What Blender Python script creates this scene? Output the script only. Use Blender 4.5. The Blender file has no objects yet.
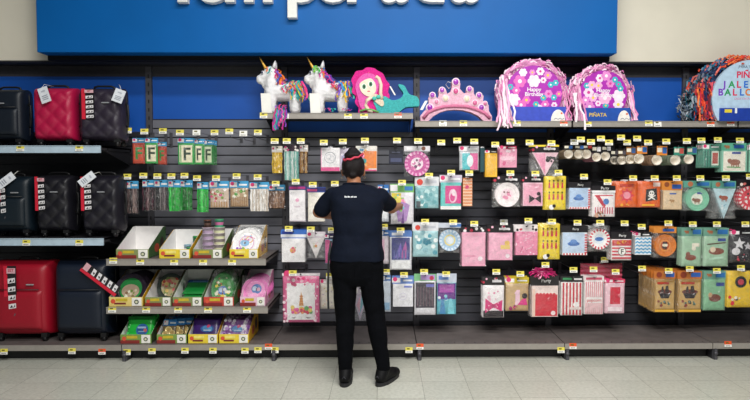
import bpy, bmesh, math, random
from mathutils import Matrix, Vector, noise as mnoise
random.seed(7)
S = bpy.context.scene
COL = S.collection
PI = math.pi
R = math.radians

# ------------------------------------------------------------------ camera
F = 600.0
CAMZ = 1.435
YAW = R(0.6); PITCH = math.atan(27/600.0)
CX = 384 + F*math.tan(YAW)
cam_d = bpy.data.cameras.new('camera'); cam = bpy.data.objects.new('camera', cam_d); COL.objects.link(cam)
cam_d.sensor_width = 36; cam_d.lens = 36*F/750
cam_d.shift_x = (375-CX)/750
cam_d.clip_end = 100
cam.location = (0, 0, CAMZ)
cam.rotation_euler = (PI/2-PITCH, 0, -YAW)
S.camera = cam
CM = cam.rotation_euler.to_matrix()
def P(px, py, Y):
    """point of the place seen at a pixel, at distance Y into the aisle"""
    d = CM @ Vector(((px-CX)/F, -(py-200)/F, -1))
    return Vector((d.x*Y/d.y, Y, CAMZ+d.z*Y/d.y))

# ------------------------------------------------------------------ materials
def lin(h):
    h = h.lstrip('#'); o = []
    for i in (0, 2, 4):
        c = int(h[i:i+2], 16)/255
        o.append(c/12.92 if c <= .04045 else ((c+.055)/1.055)**2.4)
    return o
MC = {}
def M(hx, rough=.5, metal=0.0, var=.10, scale=30, coat=0.0, bump=0.0, bscale=60, spec=.5):
    key = (hx, rough, metal, var, scale, coat, bump, bscale, spec)
    if key in MC: return MC[key]
    m = bpy.data.materials.new('surface_'+hx.strip('#')); m.use_nodes = True
    nt = m.node_tree; b = nt.nodes['Principled BSDF']
    c = lin(hx)
    tc = nt.nodes.new('ShaderNodeTexCoord')
    n = nt.nodes.new('ShaderNodeTexNoise'); n.inputs['Scale'].default_value = scale; n.inputs['Detail'].default_value = 3
    nt.links.new(tc.outputs['Object'], n.inputs['Vector'])
    r = nt.nodes.new('ShaderNodeValToRGB')
    r.color_ramp.elements[0].position = .3; r.color_ramp.elements[1].position = .7
    r.color_ramp.elements[0].color = [x*(1-var) for x in c]+[1]
    r.color_ramp.elements[1].color = [min(1, x*(1+var)) for x in c]+[1]
    nt.links.new(n.outputs['Fac'], r.inputs['Fac']); nt.links.new(r.outputs['Color'], b.inputs['Base Color'])
    b.inputs['Roughness'].default_value = rough; b.inputs['Metallic'].default_value = metal
    b.inputs['Specular IOR Level'].default_value = spec; b.inputs['Coat Weight'].default_value = coat; b.inputs['Coat Roughness'].default_value = .15
    if bump:
        n2 = nt.nodes.new('ShaderNodeTexNoise'); n2.inputs['Scale'].default_value = bscale; n2.inputs['Detail'].default_value = 2
        nt.links.new(tc.outputs['Object'], n2.inputs['Vector'])
        bp = nt.nodes.new('ShaderNodeBump'); bp.inputs['Strength'].default_value = bump; bp.inputs['Distance'].default_value = .01
        nt.links.new(n2.outputs['Fac'], bp.inputs['Height']); nt.links.new(bp.outputs['Normal'], b.inputs['Normal'])
    MC[key] = m; return m
def film_mat():
    m = bpy.data.materials.new('clear_film'); m.use_nodes = True
    nt = m.node_tree; nt.nodes.clear()
    o = nt.nodes.new('ShaderNodeOutputMaterial'); mx = nt.nodes.new('ShaderNodeMixShader')
    t = nt.nodes.new('ShaderNodeBsdfTransparent'); g = nt.nodes.new('ShaderNodeBsdfGlossy')
    g.inputs['Roughness'].default_value = .22
    d = nt.nodes.new('ShaderNodeBsdfDiffuse'); d.inputs['Color'].default_value = (.8, .82, .85, 1)
    mx2 = nt.nodes.new('ShaderNodeMixShader'); mx2.inputs[0].default_value = .12
    nt.links.new(g.outputs[0], mx2.inputs[1]); nt.links.new(d.outputs[0], mx2.inputs[2])
    tc = nt.nodes.new('ShaderNodeTexCoord'); n = nt.nodes.new('ShaderNodeTexNoise')
    n.inputs['Scale'].default_value = 38; n.inputs['Detail'].default_value = 2; n.inputs['Distortion'].default_value = 1.5
    nt.links.new(tc.outputs['Object'], n.inputs['Vector'])
    bp = nt.nodes.new('ShaderNodeBump'); bp.inputs['Strength'].default_value = .7; bp.inputs['Distance'].default_value = .02
    nt.links.new(n.outputs['Fac'], bp.inputs['Height']); nt.links.new(bp.outputs['Normal'], g.inputs['Normal'])
    mr = nt.nodes.new('ShaderNodeMapRange'); mr.inputs['From Min'].default_value = .35; mr.inputs['From Max'].default_value = .7
    mr.inputs['To Min'].default_value = .02; mr.inputs['To Max'].default_value = .20
    nt.links.new(n.outputs['Fac'], mr.inputs['Value']); nt.links.new(mr.outputs['Result'], mx.inputs[0])
    nt.links.new(t.outputs[0], mx.inputs[1]); nt.links.new(mx2.outputs[0], mx.inputs[2])
    nt.links.new(mx.outputs[0], o.inputs['Surface'])
    return m
FILM = film_mat()

# ------------------------------------------------------------------ mesh builder
TXT = {}
def text_mesh(s, extrude=0, bevel=0, offset=0):
    k = (s, extrude, bevel, offset)
    if k in TXT: return TXT[k]
    cu = bpy.data.curves.new('t', 'FONT'); cu.body = s; cu.align_x = 'CENTER'; cu.extrude = extrude; cu.bevel_depth = bevel
    cu.offset = offset; cu.size = 1; cu.resolution_u = 4
    o = bpy.data.objects.new('t', cu); COL.objects.link(o)
    dg = bpy.context.evaluated_depsgraph_get(); dg.update()
    me = o.evaluated_get(dg).to_mesh()
    r = ([v.co.copy() for v in me.vertices], [list(p.vertices) for p in me.polygons])
    bpy.data.objects.remove(o); bpy.data.curves.remove(cu)
    TXT[k] = r; return r

class MB:
    def __init__(s): s.v = []; s.f = []; s.mi = []; s.mats = []; s.sm = []; s.T = Matrix()
    def mat(s, m):
        if isinstance(m, str): m = M(m)
        if m not in s.mats: s.mats.append(m)
        return s.mats.index(m)
    def add(s, vs, fs, m, smooth=False):
        b = len(s.v); s.v += [s.T @ Vector(v) for v in vs]; i = s.mat(m)
        for f in fs: s.f.append([b+k for k in f]); s.mi.append(i); s.sm.append(smooth)
    def box(s, x0, x1, y0, y1, z0, z1, m):
        vs = [(x, y, z) for x in (x0, x1) for y in (y0, y1) for z in (z0, z1)]
        s.add(vs, [(0, 1, 3, 2), (4, 6, 7, 5), (0, 4, 5, 1), (2, 3, 7, 6), (0, 2, 6, 4), (1, 5, 7, 3)], m)
    def prism(s, pts, y0, y1, m, side=None):
        """polygon in XZ (counter-clockwise seen from the front) given depth"""
        n = len(pts)
        s.add([(p[0], y0, p[1]) for p in pts], [list(range(n))], m)
        s.add([(p[0], y1, p[1]) for p in pts], [list(range(n))[::-1]], side or m)
        vs = [(p[0], y0, p[1]) for p in pts]+[(p[0], y1, p[1]) for p in pts]
        s.add(vs, [(i, n+i, n+(i+1) % n, (i+1) % n) for i in range(n)], side or m)
    def poly(s, pts, y, m): s.add([(p[0], y, p[1]) for p in pts], [list(range(len(pts)))], m)
    def disc(s, cx, cz, rx, y, m, rz=None, n=20):
        rz = rz or rx; s.poly([(cx+rx*math.cos(2*PI*i/n), cz+rz*math.sin(2*PI*i/n)) for i in range(n)], y, m)
    def ring(s, cx, cz, r0, r1, y, m, n=24):
        vs = [(cx+r*math.cos(2*PI*i/n), y, cz+r*math.sin(2*PI*i/n)) for r in (r0, r1) for i in range(n)]
        s.add(vs, [(i, n+i, n+(i+1) % n, (i+1) % n)[::-1] for i in range(n)], m)
    def star(s, cx, cz, r, y, m, k=5, q=.45, a0=PI/2):
        s.poly([(cx+r*(1 if i % 2 == 0 else q)*math.cos(a0+PI*i/k), cz+r*(1 if i % 2 == 0 else q)*math.sin(a0+PI*i/k)) for i in range(2*k)], y, m)
    def text(s, t, cx, cz, h, y, m, wmax=None, offset=0.0):
        vs, fs = text_mesh(t, offset=offset)
        if not vs: return
        w = max(v.x for v in vs)-min(v.x for v in vs); k = h/.7; kx = k
        if wmax and w*k > wmax: kx = wmax/w
        s.add([(cx+v.x*kx, y, cz+v.y*k-h/2) for v in vs], fs, m)
    def tube(s, pts, r, m, n=8, smooth=True):
        pts = [Vector(p) for p in pts]; rs = r if isinstance(r, (list, tuple)) else [r]*len(pts)
        vs = []; up = Vector((.31, .17, .93))
        for i, p in enumerate(pts):
            d = (pts[min(i+1, len(pts)-1)]-pts[max(i-1, 0)]).normalized()
            a = d.cross(up)
            if a.length < .05: a = d.cross(Vector((1, 0, 0)))
            a.normalize(); b = d.cross(a)
            vs += [p+(a*math.cos(2*PI*k/n)+b*math.sin(2*PI*k/n))*rs[i] for k in range(n)]
        fs = [(i*n+k, (i+1)*n+k, (i+1)*n+(k+1) % n, i*n+(k+1) % n) for i in range(len(pts)-1) for k in range(n)]
        fs += [list(range(n)), list(range((len(pts)-1)*n, len(pts)*n))[::-1]]
        s.add(vs, fs, m, smooth)
    def lathe(s, prof, axis, m, n=24, c=(0, 0, 0), smooth=True, sx=1, sz=1):
        """prof: (radius, t) along axis 'y' or 'z'"""
        vs = []
        for r, t in prof:
            for k in range(n):
                a = 2*PI*k/n
                vs.append((c[0]+sx*r*math.cos(a), c[1]+t, c[2]+sz*r*math.sin(a)) if axis == 'y' else (c[0]+sx*r*math.cos(a), c[1]+sz*r*math.sin(a), c[2]+t))
        fs = [(i*n+k, i*n+(k+1) % n, (i+1)*n+(k+1) % n, (i+1)*n+k) for i in range(len(prof)-1) for k in range(n)]
        s.add(vs, fs, m, smooth)
    def ell(s, c, r, m, n=14, k=10, rot=None):
        vs = []; rot = rot or Matrix()
        for i in range(k+1):
            t = PI*i/k
            for j in range(n):
                a = 2*PI*j/n
                vs.append(Vector(c)+rot @ Vector((r[0]*math.sin(t)*math.cos(a), r[1]*math.sin(t)*math.sin(a), r[2]*math.cos(t))))
        fs = [(i*n+j, (i+1)*n+j, (i+1)*n+(j+1) % n, i*n+(j+1) % n) for i in range(k) for j in range(n)]
        s.add(vs, fs, m, True)
    def cap(s, a, b, ra, rb, m, n=14):
        """tapered capsule"""
        a = Vector(a); b = Vector(b); d = (b-a); L = d.length; d.normalize()
        pts = []; rs = []
        for i in range(5):
            t = PI/2*i/4; pts.append(a-d*ra*math.cos(t)); rs.append(max(1e-4, ra*math.sin(t)))
        for i in range(5):
            t = PI/2*i/4; pts.append(b+d*rb*math.sin(t)); rs.append(max(1e-4, rb*math.cos(t)))
        s.tube(pts, rs, m, n)
    def pillow(s, x0, x1, z0, z1, t, m, nx=8, nz=8, p=4, crink=0.0, seed=0, y=0):
        """soft packet: closed front and back"""
        vs = []; rnd = random.Random(seed)
        for sgn in (-1, 1):
            for j in range(nz+1):
                for i in range(nx+1):
                    u = math.sin(PI/2*(-1+2*i/nx)); v = math.sin(PI/2*(-1+2*j/nz))
                    k = ((1-abs(u)**p)*(1-abs(v)**p))**.5
                    vs.append(((x0+x1)/2+(x1-x0)/2*u, y+sgn*t/2*k + (rnd.uniform(-crink, crink) if k > 0 else 0), (z0+z1)/2+(z1-z0)/2*v))
        W = nx+1; N = W*(nz+1); fs = []
        for j in range(nz):
            for i in range(nx):
                q = (j*W+i, j*W+i+1, (j+1)*W+i+1, (j+1)*W+i)
                fs.append(q); fs.append(tuple(N+k for k in q[::-1]))
        s.add(vs, fs, m, True)
    def ribbon(s, pts, w, m, axis=(1, 0, 0)):
        a = Vector(axis).normalized()*w/2; vs = []
        for p in pts: vs += [Vector(p)-a, Vector(p)+a]
        s.add(vs, [(2*i, 2*i+1, 2*i+3, 2*i+2) for i in range(len(pts)-1)], m)
    def mesh(s, name):
        me = bpy.data.meshes.new(name); me.from_pydata(s.v, [], s.f)
        for m in s.mats: me.materials.append(m)
        me.polygons.foreach_set('material_index', s.mi); me.polygons.foreach_set('use_smooth', s.sm); me.update()
        return me
    def build(s, name, parent=None, loc=(0, 0, 0)):
        o = bpy.data.objects.new(name, s.mesh(name)); COL.objects.link(o); o.location = loc
        if parent: o.parent = parent
        return o
    def bevel(s, w, seg=2):
        me = s.mesh('tmp'); bm = bmesh.new(); bm.from_mesh(me); bmesh.ops.remove_doubles(bm, verts=bm.verts, dist=1e-5)
        bmesh.ops.bevel(bm, geom=[e for e in bm.edges if e.is_manifold and e.calc_face_angle(0) > .6], offset=w, segments=seg, affect='EDGES', profile=.5)
        s.v = [v.co.copy() for v in bm.verts]
        bm.verts.index_update(); s.f = [[v.index for v in f.verts] for f in bm.faces]; s.mi = [f.material_index for f in bm.faces]; s.sm = [False]*len(s.f)
        bm.free(); bpy.data.meshes.remove(me); return s

def voxel(mb, name, size, mat, parent=None, smooth=6, fac=.5, noise_amp=0, noise_scale=8, loc=(0, 0, 0)):
    """one continuous skin over the union of the shapes in mb"""
    o = bpy.data.objects.new('tmp', mb.mesh('tmp')); COL.objects.link(o)
    r = o.modifiers.new('r', 'REMESH'); r.mode = 'VOXEL'; r.voxel_size = size
    if smooth: k = o.modifiers.new('s', 'SMOOTH'); k.iterations = smooth; k.factor = fac
    dg = bpy.context.evaluated_depsgraph_get(); dg.update()
    me = bpy.data.meshes.new_from_object(o.evaluated_get(dg), depsgraph=dg)
    bpy.data.objects.remove(o)
    me.materials.clear(); me.materials.append(M(mat) if isinstance(mat, str) else mat); me.name = name
    if noise_amp:
        nn = [v.normal.copy() for v in me.vertices]
        for v, n in zip(me.vertices, nn): v.co += n*noise_amp*mnoise.noise(v.co*noise_scale)
    me.polygons.foreach_set('use_smooth', [True]*len(me.polygons)); me.polygons.foreach_set('material_index', [0]*len(me.polygons)); me.update()
    ob = bpy.data.objects.new(name, me); COL.objects.link(ob); ob.location = loc
    if parent: ob.parent = parent
    return ob

def tag(o, label=None, cat=None, group=None, kind=None):
    if label: o['label'] = label
    if cat: o['category'] = cat
    if group: o['group'] = group
    if kind: o['kind'] = kind
    return o
def thing(name, label, cat, loc, group=None, rz=0):
    o = bpy.data.objects.new(name, None); COL.objects.link(o); o.location = loc; o.rotation_euler[2] = rz; o.empty_display_size = .05
    return tag(o, label, cat, group)
def copy_tree(o, parent=None):
    c = o.copy(); COL.objects.link(c)
    if parent: c.parent = parent
    for ch in list(o.children): copy_tree(ch, c)
    return c

# ------------------------------------------------------------------ setting
YF = 4.54          # front edge of the base decks
YB = 5.10          # face of the slatted back panels
BAY = [-3.56, -2.0, -.864, .25, 1.386, 2.53, 3.66]
def floor_mat():
    m = bpy.data.materials.new('vinyl_tile'); m.use_nodes = True; nt = m.node_tree; b = nt.nodes['Principled BSDF']
    tc = nt.nodes.new('ShaderNodeTexCoord'); mp = nt.nodes.new('ShaderNodeMapping'); nt.links.new(tc.outputs['Object'], mp.inputs['Vector'])
    mp.inputs['Location'].default_value = (.045, .2, 0)
    br = nt.nodes.new('ShaderNodeTexBrick'); br.offset = 0; br.inputs['Scale'].default_value = 1
    br.inputs['Brick Width'].default_value = .305; br.inputs['Row Height'].default_value = .305; br.inputs['Mortar Size'].default_value = .0013
    br.inputs['Mortar Smooth'].default_value = .3; br.inputs['Bias'].default_value = 0
    br.inputs['Color1'].default_value = lin('#bcbdb2')+[1]; br.inputs['Color2'].default_value = lin('#c8c9be')+[1]; br.inputs['Mortar'].default_value = lin('#565850')+[1]
    nt.links.new(mp.outputs[0], br.inputs['Vector'])
    n = nt.nodes.new('ShaderNodeTexNoise'); n.inputs['Scale'].default_value = 45; n.inputs['Detail'].default_value = 5; nt.links.new(tc.outputs['Object'], n.inputs['Vector'])
    r = nt.nodes.new('ShaderNodeValToRGB'); r.color_ramp.elements[0].position = .35; r.color_ramp.elements[0].color = (.78, .78, .76, 1); r.color_ramp.elements[1].position = .6
    nt.links.new(n.outputs['Fac'], r.inputs['Fac'])
    mx = nt.nodes.new('ShaderNodeMix'); mx.data_type = 'RGBA'; mx.blend_type = 'MULTIPLY'; mx.inputs[0].default_value = .7
    nt.links.new(br.outputs['Color'], mx.inputs[6]); nt.links.new(r.outputs['Color'], mx.inputs[7]); nt.links.new(mx.outputs[2], b.inputs['Base Color'])
    b.inputs['Roughness'].default_value = .32
    return m
def struct(name, mb): return tag(mb.build(name), kind='structure')
m = MB(); m.box(-7, 8, -3, 6.2, -.05, 0, floor_mat()); struct('floor', m)
cream = M('#e4decd', .7, var=.03, scale=4)
m = MB(); m.box(-7, 8, YB+.09, YB+.19, 0, 4.2, cream); struct('wall_back', m)
YFA = 4.95; ZS = P(384, 61.5, YFA).z
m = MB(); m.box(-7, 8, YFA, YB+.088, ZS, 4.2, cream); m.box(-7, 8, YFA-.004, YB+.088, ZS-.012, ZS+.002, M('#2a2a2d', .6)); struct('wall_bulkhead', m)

# sign on the bulkhead
zt, zb = 3.1, P(384, 53, 4.74).z
x0, x1 = P(37, 53, 4.74).x, P(617, 53, 4.74).x
sg = thing('department_sign', 'big blue department sign with raised white lettering on the cream bulkhead', 'sign', ((x0+x1)/2, 4.78, zb))
blue = M('#005fab', .5, var=.04, scale=3, spec=.25)
w = (x1-x0)/2
m = MB(); m.box(-w, w, -.04, .168, 0, zt-zb, blue); m.bevel(.006).build('panel', sg)
m = MB(); m.box(-w+.01, w-.01, .09, .168, -.036, .004, M('#18181b', .7, spec=.2)); m.build('sign_shade_strip', sg)  # dark strip added to paint in the sign's shadow on the bulkhead
EM = .515
for ch, px in zip('Temporada', (183, 210, 249, 303, 333, 360, 394, 429, 464)):
    vs, fs = text_mesh(ch, extrude=.05, bevel=.008, offset=.018)
    mx = (max(v.x for v in vs)+min(v.x for v in vs))/2
    c = P(px, 1.0, 4.70)
    m = MB(); m.add([((v.x-mx)*EM, -v.z*EM*1.0, v.y*EM) for v in vs], [f for f in fs], M('#e9e9e4', .45, var=.03))
    m.build('letter', sg, (c.x-(x0+x1)/2, -.04-.03, c.z-zb))

# ------------------------------------------------------------------ gondola shelving
steel = M('#55545a', .5, .25, var=.08, scale=6)
dkst = M('#2b2b30', .5, .2, var=.1)
slat = M('#787982', .5, .1, var=.08, scale=3); slat_halfshade = M('#45464e', .55, .1, var=.08, scale=3)
slat_shade = M('#26272d', .6, .1, var=.08, scale=3)  # same grey slats darkened for the dimmer bays, shade put into the colour
headb = M('#0b55b4', .5, var=.06, scale=3)
deckm = M('#6e6664', .42, .15, var=.16, scale=9)
stripm = M('#a09a93', .45, .2, var=.06)
yel = M('#e6d858', .5, var=.04); wht = M('#f1f0ea', .5, var=.03); org = M('#e2562a', .5)
blk = M('#141416', .5)
bayname = ['suitcases', 'display trays', 'unicorn goods', 'crown and first flower piñata', 'second flower piñata', 'multicoloured piñata']
bayname = ['the suitcases', 'the cardboard trays', 'the woman', 'the pink crown piñata', 'the right flower piñata', 'the multicoloured piñata']
ZH = P(384, 77, YB).z; stripd = M('#3b3a3f', .6, .1)
units = []; decks = []
for i in range(6):
    a, b = BAY[i], BAY[i+1]; cx = (a+b)/2; w = (b-a)/2
    u = thing('shelving_unit', 'dark steel shelving unit with slatted back behind '+bayname[i], 'shelving', (cx, YB, 0), 'shelving units along the wall')
    units.append(u)
    ztop = 1.78 if i != 1 else P(200, 119, YB).z
    m = MB(); z = .16
    sl = slat_shade if i in (0, 4, 5) else slat_halfshade if i == 3 else slat
    while z < ztop-.02:
        m.box(-w+.053, w-.002, 0, .03, z+.005, min(z+.075-.005, ztop), sl); z += .075
    m.box(-w+.053, w-.002, .012, .04, .1, ztop, dkst); m.build('slat_panel', u)
    m = MB(); m.box(-w+.053, w-.002, .01, .04, ztop, ZH, headb); m.box(-w+.053, w-.002, .012, .04, ZH, ZS-.014, stripd)
    m.build('header_panel', u)
    m = MB(); m.box(-w+.001, -w+.051, -.012, .06, 0, ZS-.02, steel)
    for k in range(30): m.box(-w+.021, -w+.031, -.0125, -.011, .2+k*.07, .23+k*.07, blk)
    m.build('upright', u)
    zd = .128
    u = thing('base_deck', 'low brown grey base deck in the bay of '+bayname[i], 'shelf', (cx, YB-.014, 0), 'base decks along the floor'); decks.append(u)
    m = MB(); d0 = YF-YB+.014
    m.box(-w+.003, w-.003, d0, 0, zd-.025, zd, deckm); m.box(-w+.003, w-.003, d0-.004, d0+.01, zd-.045, zd-.002, stripm)
    m.box(-w+.003, w-.003, d0+.08, d0+.1, 0, zd-.025, blk)
    if i >= 2:
        for k in range(14): m.box(-w+.06+k*(2*w-.12)/13-.004, -w+.06+k*(2*w-.12)/13+.004, d0+.025, d0+.04, zd, zd+.0008, dkst)
    m.build('deck_board', u)
    m = MB(); m.box(-w+.003, -w+.039, d0+.01, d0+.5, .0, zd-.03, dkst); m.box(-w+.007, -w+.035, d0-.012, d0+.03, .0, .085, steel); m.bevel(.004).build('foot', u)
    m = MB(); m.lathe([(.001, 0), (.013, 0), (.013, .012), (.001, .012)], 'y', steel, 12, (-w+.021, d0-.02, .05)); m.build('bolt', u)

def ptag(parent, lx, ly, lz, w=.058, h=.044, top=yel, tilt=0):
    m = MB(); m.box(-w/2, w/2, 0, .002, 0, h*.42, wht); m.box(-w/2, w/2, 0, .002, h*.42, h, top)
    for k in range(5): m.box(-w*.32+k*w*.13, -w*.32+k*w*.13+w*.06, -.0006, 0, h*.1, h*.3, blk)
    m.box(-w*.3, w*.1, -.0006, 0, h*.6, h*.82, M('#6b6320'))
    o = m.build('price_tag', parent, (lx, ly, lz)); o.rotation_euler[1] = tilt; o.rotation_euler[0] = R(-8); return o
def shelf(label, xa, xb, yf, zt, strip_m, tags, thick=.035, board=deckm, lip=0):
    cx = (xa+xb)/2; w = (xb-xa)/2
    s = thing('shelf', label, 'shelf', (cx, YB, zt-thick), 'steel shelves on the wall units')
    d0 = yf-YB
    m = MB(); m.box(-w, w, d0, -.013, thick-.012, thick, board); m.box(-w, w, d0+.1, d0+.12, 0, thick-.012, dkst); m.box(-w, w, -.04, -.02, 0, thick-.012, dkst)
    m.box(-w, -w+.004, d0, -.013, thick-.03, thick, board); m.box(w-.004, w, d0, -.013, thick-.03, thick, board); m.build('board', s)
    h = thick+.014
    m = MB(); m.prism([(-w, thick+.002-h), (w, thick+.002-h), (w, thick+.002), (-w, thick+.002)], d0-.012, d0, strip_m)
    m.box(-w, w, d0-.016, d0-.012, thick-.002, thick+.003, strip_m); m.box(-w, w, d0-.016, d0-.012, thick+.002-h, thick+.006-h, strip_m); m.build('price_strip', s)
    for x in (-w+.012, w-.012):
        m = MB(); m.T = Matrix.Rotation(PI/2, 4, 'Z')
        m.prism([(d0+.06, thick-.03), (-.013, -.1), (-.013, thick-.012), (d0+.06, thick-.012)], -x-.002, -x+.002, dkst); m.build('bracket', s)
    for px, py, c in tags:
        q = P(px, py, yf-.018); ptag(s, q.x-cx, d0-.018, q.z-(zt-thick)-.02, top=c)
    return s
lugstrip = M('#b4c8d6', .4, var=.08, scale=20)
ZL1 = P(50, 146, 4.55).z; ZL2 = P(50, 238.5, 4.55).z
shelf('dark shelf with pale blue price strip under the upper suitcases', BAY[0]+.02, P(101, 148, 4.55).x, 4.55, ZL1, lugstrip, [(20, 148.5, yel), (79, 148.5, yel)], thick=.04, board=dkst)
shelf('dark shelf with pale blue price strip under the middle black suitcases', BAY[0]+.02, P(104, 242, 4.55).x, 4.55, ZL2, lugstrip, [(26, 243, yel), (79, 243, yel)], thick=.04, board=dkst)
ZT1 = P(190, 259, YF).z; ZT2 = P(190, 307, YF).z; ZD = .128
shelf('grey shelf holding the cardboard trays of cups and white plates', P(107, 262, YF).x, P(266, 262, YF).x, YF, ZT1, stripm, [(113, 261, yel), (140, 262, yel), (174, 262.5, yel), (203, 262.5, yel), (232, 262.5, yel)])
shelf('grey shelf holding the trays of green and pink party plates', P(107, 310, YF).x, P(268, 310, YF).x, YF, ZT2, stripm, [(112, 310, yel), (146, 310, yel), (178, 310, yel), (208, 310, yel), (247, 310, yel)])
YT = 4.70
ZP1 = P(340, 113.5, YT).z; ZP2 = P(500, 121.5, YT).z
shelf('top shelf carrying the unicorn and mermaid piñatas', P(262.5, 116, YT).x, P(413, 116, YT).x, YT, ZP1, stripm, [(263.5, 115.5, yel), (348, 116, yel), (364, 116, yel), (398, 115.5, org), (285, 116, wht)], thick=.03)
shelf('top shelf carrying the crown and left flower piñatas', P(415, 116, YT).x, P(571, 116, YT).x, YT, ZP2, stripm, [(463.5, 123.5, yel), (517, 123.5, yel), (564, 123.5, org), (443, 123.5, wht)], thick=.03)
shelf('top shelf carrying the right flower piñata', P(573, 116, YT).x, P(736.5, 116, YT).x, YT, ZP2, stripm, [(588, 124, yel), (649, 123.5, yel), (658, 124, wht), (711, 124, org), (731, 123.5, org)], thick=.03)
shelf('top shelf carrying the multicoloured round piñata', P(738.5, 116, YT).x, BAY[6]-.008, YT, ZP2, stripm, [], thick=.03)
for i, tl in ((0, [(4, 351.5, yel), (72, 351, yel), (102, 351.5, org)]), (1, [(127, 352, yel), (152, 351, yel), (185, 350.5, yel), (213, 350.5, yel), (245, 350.5, yel), (258, 350, yel)]),
              (2, [(268.5, 346.5, org), (275, 350, yel), (409, 350, yel)]), (3, [(420, 346.5, org), (561, 350, yel)]), (4, [(573, 346, org)]), (5, [(728, 344, org)])):
    u = decks[i]
    for px, py, c in tl:
        q = P(px, py, YF-.006); ptag(u, q.x-u.location.x, YF-.01-YB+.014, q.z-.022, top=c, w=.055)
# ------------------------------------------------------------------ goods on hooks
def hook(cx, zh, yf, tx, tz, label, group='wire hooks with price tags', tc=yel, tilt=0):
    """wire hook: lower wire carries the goods, upper wire carries the tag"""
    h = thing('peg_hook', label, 'hook', (cx, YB-.001, zh), group)
    d = yf-YB-.03; dz = tz-zh; dx = tx-cx
    m = MB(); m.box(-.012, .012, -.006, 0, -.02, max(.03, dz+.0), steel); m.build('back_plate', h)
    m = MB(); m.tube([(0, 0, 0), (0, d+.02, 0), (0, d, .006), (0, d-.004, .016)], .0026, steel, 6); m.build('wire', h)
    m = MB(); m.tube([(0, 0, dz-.004), (dx*.9, d*.5, dz-.002), (dx, d-.028, dz)], .002, steel, 6); m.build('tag_wire', h)
    ptag(h, dx, d-.034, dz-.026, w=.060, h=.043, top=tc, tilt=tilt)
    return h

def design(m, ops, x0, z0, w, h, y):
    L = y
    for o in ops:
        L -= .0005; k = o[0]
        if k == 'r': m.poly([(x0+o[1]*w, z0+o[2]*h), (x0+o[3]*w, z0+o[2]*h), (x0+o[3]*w, z0+o[4]*h), (x0+o[1]*w, z0+o[4]*h)], L, M(o[5]))
        elif k == 'c': m.disc(x0+o[1]*w, z0+o[2]*h, o[3]*w, L, M(o[4]))
        elif k == 'e': m.disc(x0+o[1]*w, z0+o[2]*h, o[3]*w, L, M(o[5]), rz=o[4]*h)
        elif k == 'o': m.ring(x0+o[1]*w, z0+o[2]*h, o[3]*w, o[4]*w, L, M(o[5]))
        elif k == 't': m.text(o[1], x0+o[2]*w, z0+o[3]*h, o[4]*h, L, M(o[5]), wmax=o[6]*w if len(o) > 6 else None, offset=.02)
        elif k == 's': m.star(x0+o[1]*w, z0+o[2]*h, o[3]*w, L, M(o[4]), *(o[5:]))
        elif k == 'f':   # flower
            cx, cz, r = x0+o[1]*w, z0+o[2]*h, o[3]*w
            for i in range(6): m.disc(cx+.62*r*math.cos(PI*i/3), cz+.62*r*math.sin(PI*i/3), r*.42, L-i*.00003, M(o[4]), n=10)
            m.disc(cx, cz, r*.32, L-.0003, M(o[5]), n=10)
        elif k == 'v':   # vertical stripes
            n = o[5]
            for i in range(n):
                a = o[1]+(o[3]-o[1])*(i+.25)/n; b = o[1]+(o[3]-o[1])*(i+.75)/n
                m.poly([(x0+a*w, z0+o[2]*h), (x0+b*w, z0+o[2]*h), (x0+b*w, z0+o[4]*h), (x0+a*w, z0+o[4]*h)], L, M(o[6]))
        elif k == 'h':
            n = o[5]
            for i in range(n):
                a = o[2]+(o[4]-o[2])*(i+.25)/n; b = o[2]+(o[4]-o[2])*(i+.75)/n
                m.poly([(x0+o[1]*w, z0+a*h), (x0+o[3]*w, z0+a*h), (x0+o[3]*w, z0+b*h), (x0+o[1]*w, z0+b*h)], L, M(o[6]))
        elif k == 'z':   # zigzag bands
            n = o[3]
            for j in range(n):
                zb = z0+h*(o[1]+(o[2]-o[1])*j/n); th = h*(o[2]-o[1])/n*.45; q = 8
                for i in range(q):
                    xa, xb = x0+w*i/q, x0+w*(i+1)/q; da, db = (0, th*.9) if i % 2 == 0 else (th*.9, 0)
                    m.poly([(xa, zb+da), (xb, zb+db), (xb, zb+db+th), (xa, zb+da+th)], L, M(o[4]))
        elif k == 'd':   # scattered dots
            rr = random.Random(o[5])
            for i in range(o[6]):
                m.disc(x0+w*rr.uniform(o[1], o[3]), z0+h*rr.uniform(o[2], o[4]), o[7]*w*rr.uniform(.6, 1.2), L-i*.00002, M(rr.choice(o[8])), n=8)
        elif k == 'p': m.poly([(x0+a*w, z0+b*h) for a, b in o[1]], L, M(o[2]))
        elif k == 'n':   # four-legged animal print
            c = M(o[4]); cx, cz, s = x0+o[1]*w, z0+o[2]*h, o[3]*w
            m.disc(cx, cz, s, L, c, rz=s*.55); m.disc(cx-s*.95, cz+s*.25, s*.42, L-.0002, c); 
            for q in (-.6, -.3, .35, .65): m.poly([(cx+q*s-.08*s, cz-s*.95), (cx+q*s+.1*s, cz-s*.95), (cx+q*s+.1*s, cz-.2*s), (cx+q*s-.08*s, cz-.2*s)], L-.0001, c)

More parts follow.
